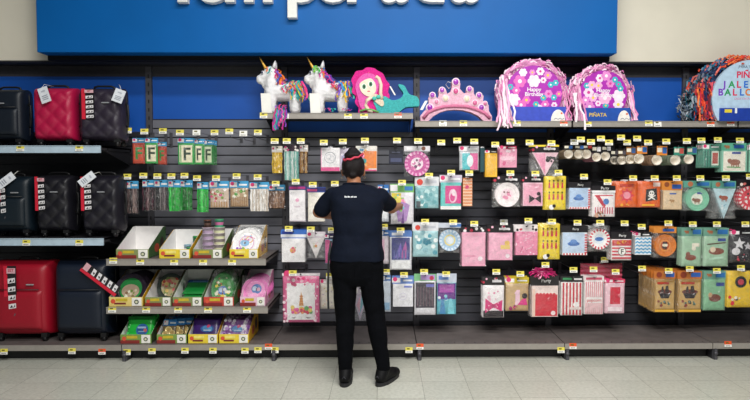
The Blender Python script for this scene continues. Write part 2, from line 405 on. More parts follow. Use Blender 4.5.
def film(par, w, h, t, seed, hh=0):
    m = MB(); m.pillow(-w/2, w/2, 0, h, t, FILM, 8, 10, 6, .0015, seed); m.build('clear_pouch', par)
NI = [0]
PIECE = {'flat': 'packet', 'box': 'carton', 'napkin': 'napkin_stack', 'plate': 'paper_plate', 'penn': 'pennant', 'fringe': 'foil_fringe', 'roll': 'roll'}
def goods(kind, bx, short, place, body, hdr=None, ops=(), n=1, y=4.78, t=.018, tagy=None, tagx=None, cat='party pack', group='party goods hanging on hooks', hops=(), name=None, nohook=False, clear=True, gap=.026, hookgap=None, tc=yel, rx=0, edge=None, side=None):
    NI[0] += 1; sd = NI[0]
    a = P(bx[0], bx[3], y); b = P(bx[2], bx[1], y)
    cx = (a.x+b.x)/2; w = (b.x-a.x)*1.0; h = b.z-a.z
    root = thing(name or 'party_pack', short+' '+place, cat, (cx, y, a.z), group)
    hc = hdr[1]*h if hdr else 0
    zc = h-hc
    yf = -t/2
    if hdr:
        m = MB(); hm = M(hdr[0], .4, coat=.4)
        m.box(-w/2, w/2, -.0012, .0012, zc-.004, h, hm)
        m.disc(0, h-.012, .006, -.0016, blk, n=12)
        dd = list(hops) or [('r', 0, .1, .38, .8, '#f3eef0'), ('c', .14, .6, .10, '#e0407a'), ('r', .5, .3, .92, .55, '#f4f6f8')]
        design(m, dd, -w/2, zc, w, hc, -.0014)
        m.build('header_card', root)
    else:
        m = MB(); m.ring(0, h-.002, .007, .013, -.001, M('#dcdcdc'), 16); m.box(-.014, .014, -.0008, .0008, h-.012, h+.010, M('#c9c9cf', .3)); m.build('hang_tab', root)
    bm_ = M(body, .55 if kind != 'fringe' else .3, coat=.25 if kind in ('box', 'flat') else 0)
    m = MB(); mg = .05*w if hdr else .0
    pn = name and None or PIECE[kind]
    if kind in ('flat',):
        m.pillow(-w/2+mg*.4, w/2-mg*.4, .002, zc-.002, t, bm_, 8, 8, 12, 0, sd); yf = -t/2-.0004
        design(m, ops, -w/2+mg, .008, w-2*mg, zc-.016, yf)
    elif kind == 'box':
        m.box(-w/2, w/2, -t/2, t/2, 0, zc, bm_); m.bevel(.0012, 1); design(m, ops, -w/2+.001, .001, w-.002, zc-.002, -t/2-.0004)
    elif kind == 'napkin':
        zt_ = zc-.004; k = 4
        for q in range(k):
            y0 = -t/2+t*q/k; m.box(-w/2+mg+.0006*q, w/2-mg-.0006*q, y0, y0+t/k*.8, .006, zt_, bm_)
        design(m, ops, -w/2+mg, .006, w-2*mg, zt_-.006, -t/2-.0004)
    elif kind == 'plate':
        r = min(w*.48, zc*.49); cz = min(zc-r*.98, zc*.5) if zc > 2*r else zc/2
        for q in range(5):
            o = q*t/6
            m.lathe([(.001, -t/2+.006+o), (r*.68, -t/2+.006+o), (r*.74, -t/2+.001+o), (r, -t/2-.003+o), (r, -t/2-.0015+o), (r*.74, -t/2+.003+o), (.001, -t/2+.008+o)], 'y', bm_, 32, (0, 0, cz), smooth=False)
        if edge:
            for q in range(18):
                a0 = 2*PI*q/18; a1 = a0+PI/18
                m.add([(r0*math.cos(x), -t/2-.0042+(1-(r0/r-.74)/.26)*.0034, cz+r0*math.sin(x)) for r0, x in ((r*.75, a0), (r*.99, a0), (r*.99, a1), (r*.75, a1))], [(0, 3, 2, 1)[::-1]], M(edge))
        design(m, ops, -r*.7, cz-r*.7, 1.4*r, 1.4*r, -t/2+.0052)
    elif kind == 'penn':
        for q in range(4):
            s_ = 1-.02*q; tt = -t/2+q*t/4
            m.prism([(-w*.47*s_, zc-.006), (0+.01*w*q, .004+.004*q), (w*.47*s_, zc-.006)], tt, tt+t/5, bm_)
        design(m, ops, -w/2, 0, w, zc, -t/2-.0004)
    elif kind == 'fringe':
        rr = random.Random(sd); k = max(9, int(w/.006))
        cols = list(ops)
        for q in range(k*2):
            u = -w*.45+w*.9*((q % k)+.5)/k; yy = -t/2 if q < k else t/4
            pts = [(u+rr.uniform(-.004, .004)*(j > 0), yy+rr.uniform(-.004, .003), zc-.002-(zc-.010)*j/7) for j in range(8)]
            m.ribbon(pts, w/k*1.25, M(rr.choice(cols), .25, coat=.5), (1, rr.uniform(-.6, .6), 0))
    m.build(pn or name+'_body' if name else pn, root)
    if clear: film(root, w, zc+.002, t+.012, sd)
    if rx: root.rotation_euler[1] = rx
    # copies behind, one by one
    ords = ['second', 'third', 'fourth', 'fifth', 'sixth', 'seventh', 'eighth', 'ninth', 'tenth']
    rr = random.Random(sd+99)
    for k in range(1, n):
        yk = y+gap*k+.0
        if yk > YB-.02: break
        c = copy_tree(root); c.location = (cx+rr.uniform(-.003, .003), yk, a.z+rr.uniform(-.003, .003))
        c.rotation_euler[1] = rx+rr.uniform(-.015, .015)
        c['label'] = short+', '+ords[k-1]+' from front on its hook'
    if not nohook:
        tx = (bx[0]+bx[2])/2 if tagx is None else tagx; ty = bx[1]-5 if tagy is None else tagy
        yt = (y if hookgap is None else hookgap)
        q = P(tx, ty, yt-.06)
        hz = a.z+h-.012 if hdr else a.z+h-.002
        hook(cx, hz, y-.012, q.x, max(q.z, hz+.028), 'wire hook with price tag holding '+short, tc=tc)
    return root

LB = '#4aa3d6'
# --- row of letter banners and foil over the trays
grn = '#2fb24a'
Fop = lambda bg, ink, bd: [('r', 0, 0, 1, 1, bd), ('r', .1, .08, .9, .92, bg), ('t', 'F', .5, .5, .6, ink, .6)]
goods('flat', (133, 138, 145, 164), 'red card bag with green letter F', 'above the dark foil fringes', '#c94a30', (LB, .17), Fop('#d1502f', '#2e8b3f', '#b9402a'), y=4.80, tagy=130, tagx=128.5)
goods('flat', (145.5, 138, 158, 164), 'cream card bag with dark letter F in green frame', 'beside the red letter bag', '#2f9a45', (LB, .17), Fop('#efe8c8', '#1d3a24', '#3aa650'), y=4.78, tagy=131, tagx=145)
goods('flat', (158, 142, 166, 165), 'half hidden red letter bag', 'right of the cream F bag', '#c0452f', (LB, .17), Fop('#c9492f', '#2e8b3f', '#b9402a'), n=2, y=4.88, tagy=130.5, tagx=163.5)
goods('flat', (178, 138, 194.5, 165), 'wide cream card bag with large letter F', 'left of the narrow letter bags', '#2f9a45', (LB, .17), [('r', 0, 0, 1, 1, '#3aa650'), ('r', .08, .08, .92, .92, '#efe8c8'), ('r', .14, .1, .2, .9, '#3aa650'), ('t', 'F', .56, .5, .6, '#1d3a24', .5)], y=4.78, tagy=132, tagx=180.5)
goods('flat', (195, 139, 203, 165), 'narrow cream letter F bag', 'squeezed between the green edged bags', '#2f9a45', (LB, .17), Fop('#efe8c8', '#1d3a24', '#3aa650'), n=2, y=4.80, tagy=132, tagx=197, tc=wht)
goods('flat', (203.5, 140, 213, 165), 'green edged banner bag', 'right end of the letter banners', '#2b7d3c', (LB, .17), Fop('#cfd8b4', '#1d3a24', '#2f8b43'), n=5, y=4.86, tagy=132, tagx=215)
for k, (px, py) in enumerate(((230, 131), (244, 133), (258.5, 132))):
    q = P(px, py, 4.72)
    hook(q.x, q.z-.05, 4.76, q.x, q.z, ('left', 'middle', 'right')[k]+' of three empty wire hooks right of the letter banners', tc=yel if k != 1 else wht)
foil = [((126, 181, 138.5, 214), 'dark brown foil fringe bag', ('#4a3838', '#6d5858', '#2c2226', '#8d7672'), 4.79, 1), ((143, 180, 154.5, 211), 'plum and black foil fringe bag', ('#4b1a2c', '#2a1620', '#8c6d70', '#1d1519'), 4.79, 1),
        ((155, 180, 168, 211), 'black and silver foil fringe bag', ('#2a2a2c', '#7d7474', '#151518', '#4e4146'), 4.77, 1), ((169, 180, 180.5, 212), 'bright green foil fringe bag', ('#1fae3c', '#37d653', '#128a2c'), 4.79, 1),
        ((181, 180, 191, 211), 'darker green foil fringe bag', ('#13852c', '#1c9a38', '#0c6a20'), 4.84, 2), ((197.5, 182, 208.5, 213), 'lone green foil fringe bag', ('#27b843', '#45d85c', '#118a2a'), 4.79, 1),
        ((250, 182, 269, 212), 'white streaky foil fringe bag', ('#efe9e2', '#d9cfc6', '#ffffff', '#c9b9a9'), 4.77, 1), ((269, 185, 285, 209), 'copper brown foil fringe bag', ('#8d6a55', '#a98469', '#6b4d3e'), 4.88, 2)]
tg = [(128, 176), (144, 175), (158, 175.5), (172, 175.5), (185, 175), (197.5, 177.5), (258, 176.5), (276, 183)]
pl = ['hanging leftmost above the trays', 'second from left above the trays', 'left of the green ones', 'right of the black foil', 'behind and right of the bright one', 'left of the floral bag', 'above the white paper plates', 'right end of the foil row']
for (bx, s, cols, yy, n), (tx, ty), p in zip(foil, tg, pl):
    goods('fringe', bx, s, p, '#888888', (LB, .22), cols, n=n, y=yy, tagx=tx, tagy=ty)
goods('flat', (210, 181, 229, 208), 'pink and cream floral garland bag', 'right of the lone green foil', '#cdb7a4', (LB, .25), [('d', .05, .3, .95, .95, 3, 26, .09, ['#d94f86', '#f2e6e0', '#b8403f', '#e8d8c8', '#7d9c4a']), ('v', 0, 0, 1, .3, 7, '#b98d62')], y=4.77, tagx=216.5, tagy=177.5)
goods('flat', (230, 181, 248.5, 207), 'tan garland bag with green leaves', 'left of the white foil', '#b99a78', (LB, .25), [('d', .1, .55, .95, .95, 5, 14, .10, ['#58a046', '#efe8d6', '#7fb35c', '#e0d2b0']), ('v', 0, 0, 1, .5, 8, '#9a7450')], y=4.79, tagx=237, tagy=175.5)

# --- top hook row, woman's bay
goods('fringe', (272, 146, 282.5, 174), 'yellow straw fringe bag', 'under the first unicorn', '#dcb52d', ('#e7dfd2', .22), ('#d8ae22', '#eac74a', '#b98f1b'), y=4.78, tagx=275, tagy=140.5)
goods('fringe', (284, 145, 299, 181), 'teal and silver party fringe bag', 'between yellow and brown fringes', '#8fbfb4', ('#3a2a36', .17), ('#8fc4b8', '#b9d6cf', '#6aa79c', '#d9e2dd'), y=4.76, tagx=287, tagy=140.5, hops=[('d', .05, .1, .95, .9, 4, 9, .09, ['#e05a93', '#f0e6e0'])])
goods('fringe', (300, 145, 308, 174), 'slim bronze fringe bag', 'right of the teal fringe', '#8a6238', ('#d9cfc6', .22), ('#8a6238', '#b48a50', '#5f4226'), y=4.80, tagx=301, tagy=140.5)
goods('box', (321, 148, 339.5, 171), 'white boxed pack with ring sketch and pink foot', 'left of the bun of hair', '#f3f0f2', None, [('r', 0, 0, 1, .16, '#e35a95'), ('o', .5, .58, .28, .31, '#9aa0a8'), ('o', .42, .62, .12, .14, '#b4b8c0'), ('o', .6, .55, .12, .14, '#b4b8c0'), ('r', 0, .16, .04, 1, '#e8a9c6')], y=4.78, n=3, tagx=324, tagy=142, t=.02)
goods('flat', (340, 148, 349, 170), 'pale lilac pack half hidden', 'behind the woman head left', '#cfc4d8', None, [('r', .2, .2, .8, .7, '#a7a0c4')], y=4.84, tagx=343, tagy=141)
goods('box', (356, 146, 376.5, 171), 'orange and white balloon pack', 'right of the bun of hair', '#f2efe9', None, [('r', .36, 0, 1, .8, '#ee7d2b'), ('r', .62, 0, 1, 1, '#e9e4dd'), ('r', .62, .1, 1, .8, '#f08a3c'), ('c', .3, .6, .12, '#e66fa0'), ('c', .4, .4, .12, '#35a0a0'), ('r', 0, 0, 1, .05, '#d84f86'), ('d', .05, .1, .6, .9, 9, 10, .06, ['#d8436f', '#f2b63c', '#4a9fd0'])], n=4, y=4.78, tagx=365, tagy=140, t=.02)
goods('box', (389, 150, 403, 164), 'small dark navy carton', 'under an otherwise bare hook', '#23263a', ('#2a2c38', .3), [('r', .1, .2, .9, .6, '#4a5070')], y=4.80, t=.05, tagx=397, tagy=140, clear=False, hops=[('r', .2, .3, .8, .6, '#595d72')])
goods('plate', (404, 146, 430, 176.5), 'clear bag with round pink picture plate', 'right of the small dark carton', '#c94f9c', ('#d9d6dc', .16), [('c', .5, .5, .42, '#f0dce8'), ('d', .2, .2, .8, .8, 6, 14, .1, ['#6a3560', '#f7eef2', '#d66aa8', '#c7a0b8'])], y=4.76, tagx=418, tagy=140.5, edge='#e9a6cf', hops=[('c', .75, .5, .08, '#7a4a3a'), ('r', .1, .2, .5, .7, '#f2f0f2')])
goods('flat', (459, 146, 479, 170.5), 'bag of teal and pink loot bags', 'under a grey header', '#c9cdd2', ('#b9b8bf', .22), [('r', .12, 0, .55, .95, '#53c0c8'), ('r', .55, 0, .98, .95, '#dd5f9c'), ('e', .55, .5, .18, .35, '#dfe9ee')], y=4.78, n=2, tagx=474, tagy=141)
goods('box', (480, 148, 484.5, 172), 'thin dark teal tablecover pack', 'left of the yellow one', '#1e4a52', None, [], y=4.80, t=.02, tagx=457, tagy=140, clear=False)
goods('box', (485, 150, 497, 177), 'plain yellow tablecover pack', 'left of the pink box', '#efb72c', ('#3b3430', .12), [('r', .05, .05, .12, .95, '#d59d1d'), ('r', .86, .05, .92, .95, '#f8cf5c')], y=4.77, t=.03, tagx=495, tagy=144, n=2, gap=.04)
q = P(441, 142, 4.72); hook(q.x, q.z-.05, 4.76, q.x, q.z, 'empty wire hook between the pink plate bag and teal loot bags')
# --- second row
goods('napkin', (289, 186, 306, 222), 'white invitation pad with pink crest', 'left of the cream one', '#f2eef0', ('#4a3d7c', .1), [('r', 0, 0, 1, 1, '#f4f0f3'), ('c', .5, .68, .12, '#e8a2c2'), ('r', .3, .45, .7, .5, '#d9c8d4'), ('r', 0, 0, 1, .03, '#c9bfc8')], y=4.78, n=3, tagx=296, tagy=181, t=.02, hops=[('r', .05, .2, .95, .8, '#b4367e')])
goods('napkin', (307.5, 187, 325, 222), 'cream thank-you pad', 'under the woman left hand', '#f0e9dc', ('#3558a8', .14), [('r', .08, .05, .92, .95, '#f5efe4')], y=4.78, n=3, tagx=313, tagy=184, t=.02, hops=[('r', .0, .1, .6, .6, '#d4588f'), ('r', .55, .1, 1, .9, '#2b2f6a')])
goods('flat', (378, 185, 389, 222), 'white cup pack with blue header', 'half behind the woman right arm', '#dfe3ea', ('#3f79c0', .2), [('r', .1, .1, .9, .8, '#eceef2')], y=4.86, n=2, tagx=335, tagy=183, nohook=False)
goods('flat', (390.5, 184, 414, 224), 'bag of unicorn napkins the woman is touching', 'with green header', '#e7e3ea', ('#7fbf6f', .2), [('r', 0, .55, .45, 1, '#e9d44a'), ('p', [(.3, .05), (.7, .05), (.85, .6), (.5, .75), (.2, .5)], '#b48ac8'), ('p', [(.45, .0), (.6, .0), (.55, .45)], '#7a4f98'), ('d', .1, .4, .95, .95, 8, 10, .07, ['#62c4c8', '#ef8fb8', '#f2e9f0', '#8fc86a'])], y=4.79, n=3, tagx=402, tagy=182, hops=[('r', 0, .1, .3, .9, '#f0eef2'), ('r', .6, .2, .95, .7, '#3e7fc4')])
goods('flat', (415, 177, 439, 208.5), 'clear bag of silver teal balloons', 'left of the mermaid-pink napkins', '#8fc3c9', ('#dedfe4', .27), [('d', .05, .05, .95, .9, 10, 20, .13, ['#bfe2e4', '#5fa6ae', '#e4f0f0', '#7fb9c0']), ('r', 0, 0, .2, .3, '#3e4d54')], y=4.77, n=3, tagx=429, tagy=176, hops=[('c', .2, .4, .13, '#d8483c'), ('r', .4, .3, .9, .6, '#c4c6d0')])
goods('napkin', (439.5, 175, 462, 210), 'teal and magenta unicorn napkin pack', 'beside the orange zigzag pack', '#5fc4c0', ('#cfc6d6', .2), [('r', 0, 0, 1, .12, '#f2f0ee'), ('r', .22, .22, 1, .88, '#d8338a'), ('e', .6, .5, .2, .26, '#f0c8dc'), ('e', .58, .45, .12, .16, '#d8338a'), ('e', .64, .62, .1, .12, '#f7e2ea')], y=4.78, n=2, tagx=451, tagy=172, t=.022)
goods('box', (462.5, 178, 472, 206), 'orange zigzag cup sleeve', 'right of the magenta napkins', '#e9894f', None, [('z', 0, 1, 9, '#f3d3b8'), ('c', .45, .68, .22, '#d8336f')], y=4.81, t=.04, tagx=469, tagy=172.5, n=2, gap=.05)
# --- third row
WH = '#f3f1f3'
goods('napkin', (281, 230, 306, 262.5), 'white napkins with small floral print', 'left of the white pennants', WH, ('#3b6fc4', .24), [('c', .48, .5, .13, '#e9a070'), ('d', .38, .38, .6, .62, 2, 6, .05, ['#7fb06a', '#d8557f', '#e8b04c'])], y=4.78, n=4, tagx=289, tagy=228, t=.024, hops=[('r', .0, .05, 1, .45, '#e6e9f2'), ('r', .05, .5, .5, .85, '#2b3f9a')])
goods('penn', (307, 232, 325, 258.5), 'white triangular pennant set', 'right of the white napkins', '#efe9ea', ('#e3d9e2', .2), [('c', .5, .6, .08, '#e09a6a'), ('d', .3, .5, .7, .9, 3, 6, .04, ['#e7a8c0', '#c8d0a8'])], y=4.78, n=2, tagx=311, tagy=228.6)
goods('flat', (325, 234, 335, 264), 'slim pink and sky blue bag', 'beside the woman left elbow', '#8fc4e4', ('#3a2e5e', .15), [('p', [(0, 0), (.5, 0), (1, .8), (.4, 1), (0, 1)], '#e96aa8'), ('p', [(.5, 0), (1, 0), (1, .7)], '#8fd0ea')], y=4.80, n=2, tagx=332, tagy=229.5)
goods('flat', (380, 230, 389, 264), 'pale pink and white slim pack', 'right of the woman waist', '#eadfe8', ('#4a7cc4', .16), [('r', .0, .1, .5, .9, '#e9b8d0')], y=4.82, n=2, tagx=384, tagy=226)
goods('flat', (389.5, 231, 412, 270), 'purple and navy window pack with white foot', 'below the touched napkin bag', '#e9e9ef', ('#5a7fc0', .14), [('r', .05, .3, .95, 1, '#3a3f84'), ('p', [(.2, .35), (.5, .85), (.6, .4)], '#7d6ac0'), ('p', [(.45, .35), (.75, .9), (.85, .35)], '#b05aa0'), ('v', .1, .3, .9, .6, 5, '#5a63a8'), ('r', .05, .02, .95, .26, '#f2f2f4')], y=4.78, n=3, tagx=400.6, tagy=229.6, hops=[('r', .1, .2, .6, .7, '#e8eaf2')])
goods('flat', (412.5, 223, 438.5, 257), 'clear bag of teal swirl balloons', 'left of the pale blue plates', '#9cc9d0', ('#dfe0e6', .22), [('d', .05, .05, .95, .95, 12, 22, .12, ['#d8ecee', '#4fa0b4', '#eef4f4', '#86b8c4', '#2f7f94'])], y=4.77, n=3, tagx=425, tagy=221, hops=[('c', .2, .4, .1, '#d8483c'), ('r', .4, .3, .9, .6, '#c4c6d0')])
goods('plate', (438.5, 223, 461, 253), 'bag of pale blue ring plates', 'left of the plain pink napkins', '#a8c8e4', ('#c9cfdc', .14), [('c', .5, .5, .5, '#cfe0f0'), ('o', .5, .5, .28, .38, '#e9d98a'), ('c', .5, .5, .2, '#e9eef4')], y=4.79, n=3, tagx=453, tagy=223, edge='#dfe9f4', hops=[('r', .5, .1, 1, .8, '#4a7cc4')])
goods('napkin', (460.5, 227, 486.5, 266.5), 'large plain pink napkin pack', 'right of the pale blue plates', '#eda6c0', ('#241f26', .12), [('r', .05, .1, .95, .9, '#f0b0c8'), ('c', .78, .22, .1, '#f7e6ec'), ('r', .1, .28, .6, .32, '#e58fb0')], y=4.75, n=4, tagx=474, tagy=223, t=.026, hops=[('d', .05, .2, .95, .8, 5, 7, .06, ['#e8e4e6', '#c0304a'])])
# --- fourth row
goods('flat', (282.5, 273, 320, 322.5), 'large pink bordered gift bag with unicorn horn', 'low on the wall left of the woman', '#e46a9c', ('#d9d2d8', .05), [('r', .09, .05, .91, .86, '#f7f3f4'), ('d', .06, .82, .94, .98, 3, 18, .05, ['#e84a86', '#f4b6cc', '#f0dce4', '#c43a6c']), ('d', .0, .0, .1, .95, 4, 14, .04, ['#f0a0c0', '#f8dde6']), ('d', .9, .0, 1, .95, 6, 14, .04, ['#f0a0c0', '#f8dde6']), ('p', [(.44, .36), (.58, .36), (.51, .68)], '#d9a05a'), ('h', .46, .38, .56, .6, 4, '#c47a4a'), ('d', .22, .2, .8, .38, 7, 22, .065, ['#e0569a', '#f0a05a', '#6fae6a', '#e8d070', '#d43a5c']), ('p', [(.2, .1), (.3, .08), (.36, .12), (.3, .1)], '#5a3a44'), ('p', [(.62, .12), (.7, .08), (.8, .1), (.7, .1)], '#5a3a44')], y=4.74, tagx=293, tagy=273, t=.03, cat='gift bag')
goods('flat', (320, 280, 336, 309), 'cream dotted favour bag pack', 'right of the horn gift bag', '#eee7da', ('#d9d3cc', .12), [('d', .1, .1, .9, .9, 4, 12, .05, ['#e7b0a0', '#d8c890', '#c8b0c8'])], y=4.80, n=2, tagx=330, tagy=275)
goods('penn', (352, 287, 368, 321), 'translucent lilac cone bag', 'seen between the woman legs', '#c9bcd2', ('#d3cad8', .2), [('p', [(.45, .2), (.9, .95), (.6, .95)], '#7fb8c8'), ('p', [(.3, .6), (.5, .3), (.5, .9)], '#e0a8c0')], y=4.76, tagx=360, tagy=281)
goods('flat', (381, 275, 391, 312), 'pale blue slim pack', 'right of the woman thigh', '#cfd9e6', ('#5f86c4', .15), [('r', .1, .05, .9, .3, '#8fb8d8')], y=4.82, tagx=386, tagy=271)
goods('napkin', (392, 276.5, 414, 307), 'plain white tag pack with pale crest', 'left of the dark window pack', '#eeedf2', ('#6f8fd0', .22), [('o', .5, .45, .16, .18, '#c9c4dc'), ('r', .55, .84, .95, .92, '#6f7fd0'), ('r', .4, .42, .6, .48, '#d8d0e0')], y=4.78, n=3, tagx=404, tagy=274, t=.022)
goods('flat', (414, 274, 436, 315), 'dark smoky window pack with white foot', 'left of the purple teal bag', '#e6e4ea', ('#7fc08a', .16), [('r', .03, .2, .97, .98, '#3a3442'), ('v', .05, .25, .95, .85, 6, '#5f4a56'), ('r', .55, .84, .95, .93, '#6f6fc4')], y=4.77, n=2, tagx=424, tagy=271, hops=[('r', .3, .1, .95, .9, '#b79ad0'), ('c', .8, .4, .1, '#c03a5c')])
goods('flat', (436.5, 274, 456.5, 314.5), 'purple and teal favour bag', 'right of the dark window pack', '#5fb4c4', ('#c8d0e0', .2), [('r', 0, .48, 1, 1, '#6a2f8c'), ('r', .1, .7, .9, .95, '#a84aa8'), ('d', .05, .3, .95, .6, 3, 12, .08, ['#8fd4dc', '#e4f0f4', '#4a6fb8']), ('p', [(.1, 0), (.45, 0), (.35, .45), (.2, .45)], '#4a8cc0'), ('p', [(.55, 0), (.95, 0), (.8, .5), (.66, .5)], '#7fd0dc')], y=4.78, n=2, tagx=446, tagy=275.5, hops=[('r', .1, .3, .6, .8, '#6f8fd0')])

# --- right bays, top row
BK = '#1d1a1f'
bh = [('d', .05, .15, .95, .85, 5, 6, .07, ['#e8e4e6', '#c0304a', '#f0b8cc']), ('r', .45, .3, .85, .6, '#e6e3e6')]
goods('box', (499, 146, 516.5, 167.5), 'small pink patterned carton', 'right of the yellow pack', '#e59ab6', ('#c03a62', .14), [('d', .05, .05, .95, .95, 3, 16, .08, ['#f5dce6', '#d85a8c', '#f0b8cc']), ('r', .1, .4, .9, .6, '#f2c6d6')], y=4.78, t=.03, tagx=510, tagy=141, n=2, gap=.05)
goods('penn', (531, 145, 559, 176.5), 'pink and white pennant set with black bow print', 'above the pink napkins', '#f0c9d6', (BK, .22), [('p', [(.08, .95), (.5, .1), (.5, .95)], '#e590b0'), ('d', .5, .6, .85, .9, 3, 4, .07, ['#231d22']), ('p', [(.6, .62), (.86, .8), (.86, .62), (.6, .82)], '#231d22')], y=4.77, n=4, tagx=551, tagy=142.5, hops=[('r', 0, .75, 1, 1, '#e8cf3a')]+bh)
q = P(529, 142, 4.72); hook(q.x, q.z-.05, 4.76, q.x, q.z, 'empty wire hook left of the black bow pennants')
def cups(px, py, r, short, place, body, hdr, hdr2, hb, tagp, ncup=6, y=4.70, tc=yel, inner='#efe6d8'):
    c = P(px, py, y); s = F/y; rr = r/s
    b1 = P(hb[0], hb[3], y); b2 = P(hb[2], hb[1], y)
    root = thing('cup_pack', short+' '+place, 'cups', (c.x, y, c.z-rr), 'sleeves of paper cups')
    m = MB(); m.box(-rr, rr, -.001, .001, 2*rr-.004, b2.z-c.z+rr, M(hdr, .4)); w = 2*rr; h = b2.z-c.z-rr
    design(m, [('r', .05, .3, .5, .8, '#e9e2cf'), ('r', .55, .15, .95, .85, hdr2)], -rr, 2*rr, w, h, -.0014); m.build('header_card', root, ((b1.x+b2.x)/2-c.x, 0, 0))
    for k in range(ncup):
        m = MB(); y0 = .012+k*.045
        m.lathe([(rr*.62, y0+.08), (rr*.98, y0), (rr, y0-.003), (rr*.92, y0-.003), (rr*.58, y0+.07), (.0005, y0+.07)] if k == 0 else [(rr*.62, y0+.08), (rr*.98, y0), (rr, y0-.003), (rr*.92, y0-.003)], 'y', M(body if k else inner, .5), 24, (0, 0, rr))
        m.lathe([(rr*.64, y0+.078), (rr*.975+.0012, y0+.008)], 'y', M(body, .5), 24, (0, 0, rr)); m.build('paper_cup', root)
    m = MB(); m.lathe([(.002, -.006), (rr*1.04, .0), (rr*1.0, ncup*.045+.04), (.002, ncup*.045+.06)], 'y', FILM, 16, (0, 0, rr)); m.build('clear_sleeve', root)
    q = P(tagp[0], tagp[1], y-.04); hook(c.x, b2.z-.008, y+.0, q.x, max(q.z, b2.z+.02), 'wire hook with price tag holding '+short, tc=tc)
cups(569, 154, 4.5, 'kraft brown paper cup sleeve', 'leftmost of the cups', '#a88f6e', '#2b2620', '#3a6fb8', (564, 145, 573, 150), (573.5, 141.5), tc=M('#8a8a84'))
cups(579, 154, 4.6, 'tan rimmed paper cup sleeve', 'second from left of the cups', '#b89c78', '#2b2620', '#3a6fb8', (575, 145, 584, 150), (580, 139))
cups(587, 154, 4.8, 'cream paper cup sleeve', 'third from left of the cups', '#cdbb98', '#3a2c24', '#c03a3a', (583, 145, 592, 150), (590, 141.5))
cups(597, 157, 4.6, 'pink printed paper cup sleeve', 'beside the black white cups', '#d88fa4', BK, '#e6e3e6', (592, 146, 601, 152), (600, 138))
cups(606, 156, 4.6, 'black and white paper cup sleeve', 'right of the pink cups', '#3a383c', BK, '#e6e3e6', (602, 146, 611, 152), (608, 142))
cups(615, 160, 4.2, 'dim grey paper cup sleeve', 'deep between the black and cream cups', '#6f675f', BK, '#55505a', (611, 150, 619, 155), (626, 142), y=4.78)
cups(622.5, 160, 4.6, 'grey cream paper cup sleeve', 'left of the orange headed cups', '#8f8578', '#4a3a2a', '#55505a', (618, 150, 627, 155), (620, 137), y=4.74)
cups(631, 159, 4.8, 'beige cup sleeve under a dim orange card', 'before the treasure cups', '#b3a48e', '#8a5a2c', '#345a94', (627, 147, 635, 153), (636, 138), y=4.72)
cups(639.5, 158.5, 5.2, 'cream cup sleeve under a bright orange card', 'left of the peach cups', '#d8c8a8', '#e08a34', '#2f6fc0', (633, 146, 651, 153), (647, 142))
cups(657.5, 160, 5.2, 'peach cup sleeve under an orange blue card', 'left of the teal cards', '#d8b08c', '#e08a34', '#2f6fc0', (655, 146, 669, 153), (665, 141))
cups(676, 160, 5.2, 'pale green cup sleeve under a teal card', 'left of two teal carded cups', '#a8bca0', '#3f8f7c', '#c0524a', (673, 147, 685, 153), (685.5, 140.5))
cups(689.5, 159, 5.0, 'mint cup sleeve under a teal card', 'right of two teal carded cups', '#9cb8a4', '#3f8f7c', '#345a94', (686, 147, 698, 153), (700, 140))
TL = '#5fae94'
goods('flat', (702, 144, 720, 168), 'teal and red jungle party bag', 'left of the framed animal pack', '#4f9a84', ('#5f9a88', .22), [('r', .5, .1, .95, .95, '#dfe6d8'), ('r', .55, .2, .9, .85, '#b0524a'), ('v', 0, 0, .5, 1, 3, '#2f6f60')], y=4.80, n=5, tagx=717, tagy=139.5)
goods('box', (720.5, 143, 746.5, 172), 'cream napkin pack with brown animal print', 'in a mint frame', '#8cc4ae', (TL, .26), [('r', .06, .04, .94, .96, '#efe9da'), ('n', .52, .45, .22, '#a06a58'), ('r', .4, .84, .75, .94, '#3a4f9a'), ('p', [(.2, .2), (.75, .18), (.75, .24), (.2, .26)], '#7fae7a')], y=4.78, t=.025, n=4, tagx=739, tagy=140, hops=[('n', .25, .5, .1, '#9a6a4a'), ('r', .5, .3, .9, .75, '#2f5fb0')])
goods('box', (748, 143, 768, 172), 'mint framed animal pack', 'cut by the right edge of the photo', '#8cc4ae', (TL, .26), [('r', .06, .04, .94, .96, '#e6dccc')], y=4.80, t=.025, n=2, tagx=757, tagy=140)
# --- right bays, second row
goods('plate', (493, 176, 521, 207), 'white round plate pack with pink centre', 'left of the pink bow napkins', '#f2e9ea', (BK, .2), [('c', .5, .5, .5, '#f4dbe4'), ('o', .5, .5, .44, .5, '#e59ab6'), ('d', .25, .25, .75, .75, 5, 8, .09, ['#e58fb0', '#f2c6d6', '#8a5a60'])], y=4.77, n=4, tagx=510, tagy=172.5, hops=bh)
goods('napkin', (521.5, 176, 543.5, 206.5), 'pink napkin pack with dark bow print', 'left of the yellow figure bag', '#f0c0d0', (BK, .2), [('r', .05, .05, .95, .95, '#eba4bc'), ('p', [(.3, .12), (.62, .3), (.92, .12), (.92, .48), (.62, .32), (.3, .48)], '#241c22'), ('c', .8, .52, .1, '#2a2026')], y=4.79, n=4, tagx=535, tagy=173, t=.024, hops=bh)
figs = [('d', .1, .1, .9, .15, 2, 3, .03, ['#c03048'])]
for a_ in range(4):
    for b_ in range(2):
        X_ = .2+.2*a_; Z_ = .3+.36*b_; figs += [('p', [(X_-.05, Z_), (X_+.05, Z_), (X_+.03, Z_+.17), (X_-.03, Z_+.17)], '#c8324a'), ('c', X_, Z_+.22, .04, '#3a2a1a')]
figs += [('c', .3, .06, .12, '#f2f0ee'), ('c', .42, .1, .08, '#231d22')]
goods('flat', (544.5, 176, 566, 210), 'yellow treat bag with rows of red figures', 'upper of two yellow bags', '#f0d52e', None, figs, y=4.76, n=3, tagx=558, tagy=172, t=.02)
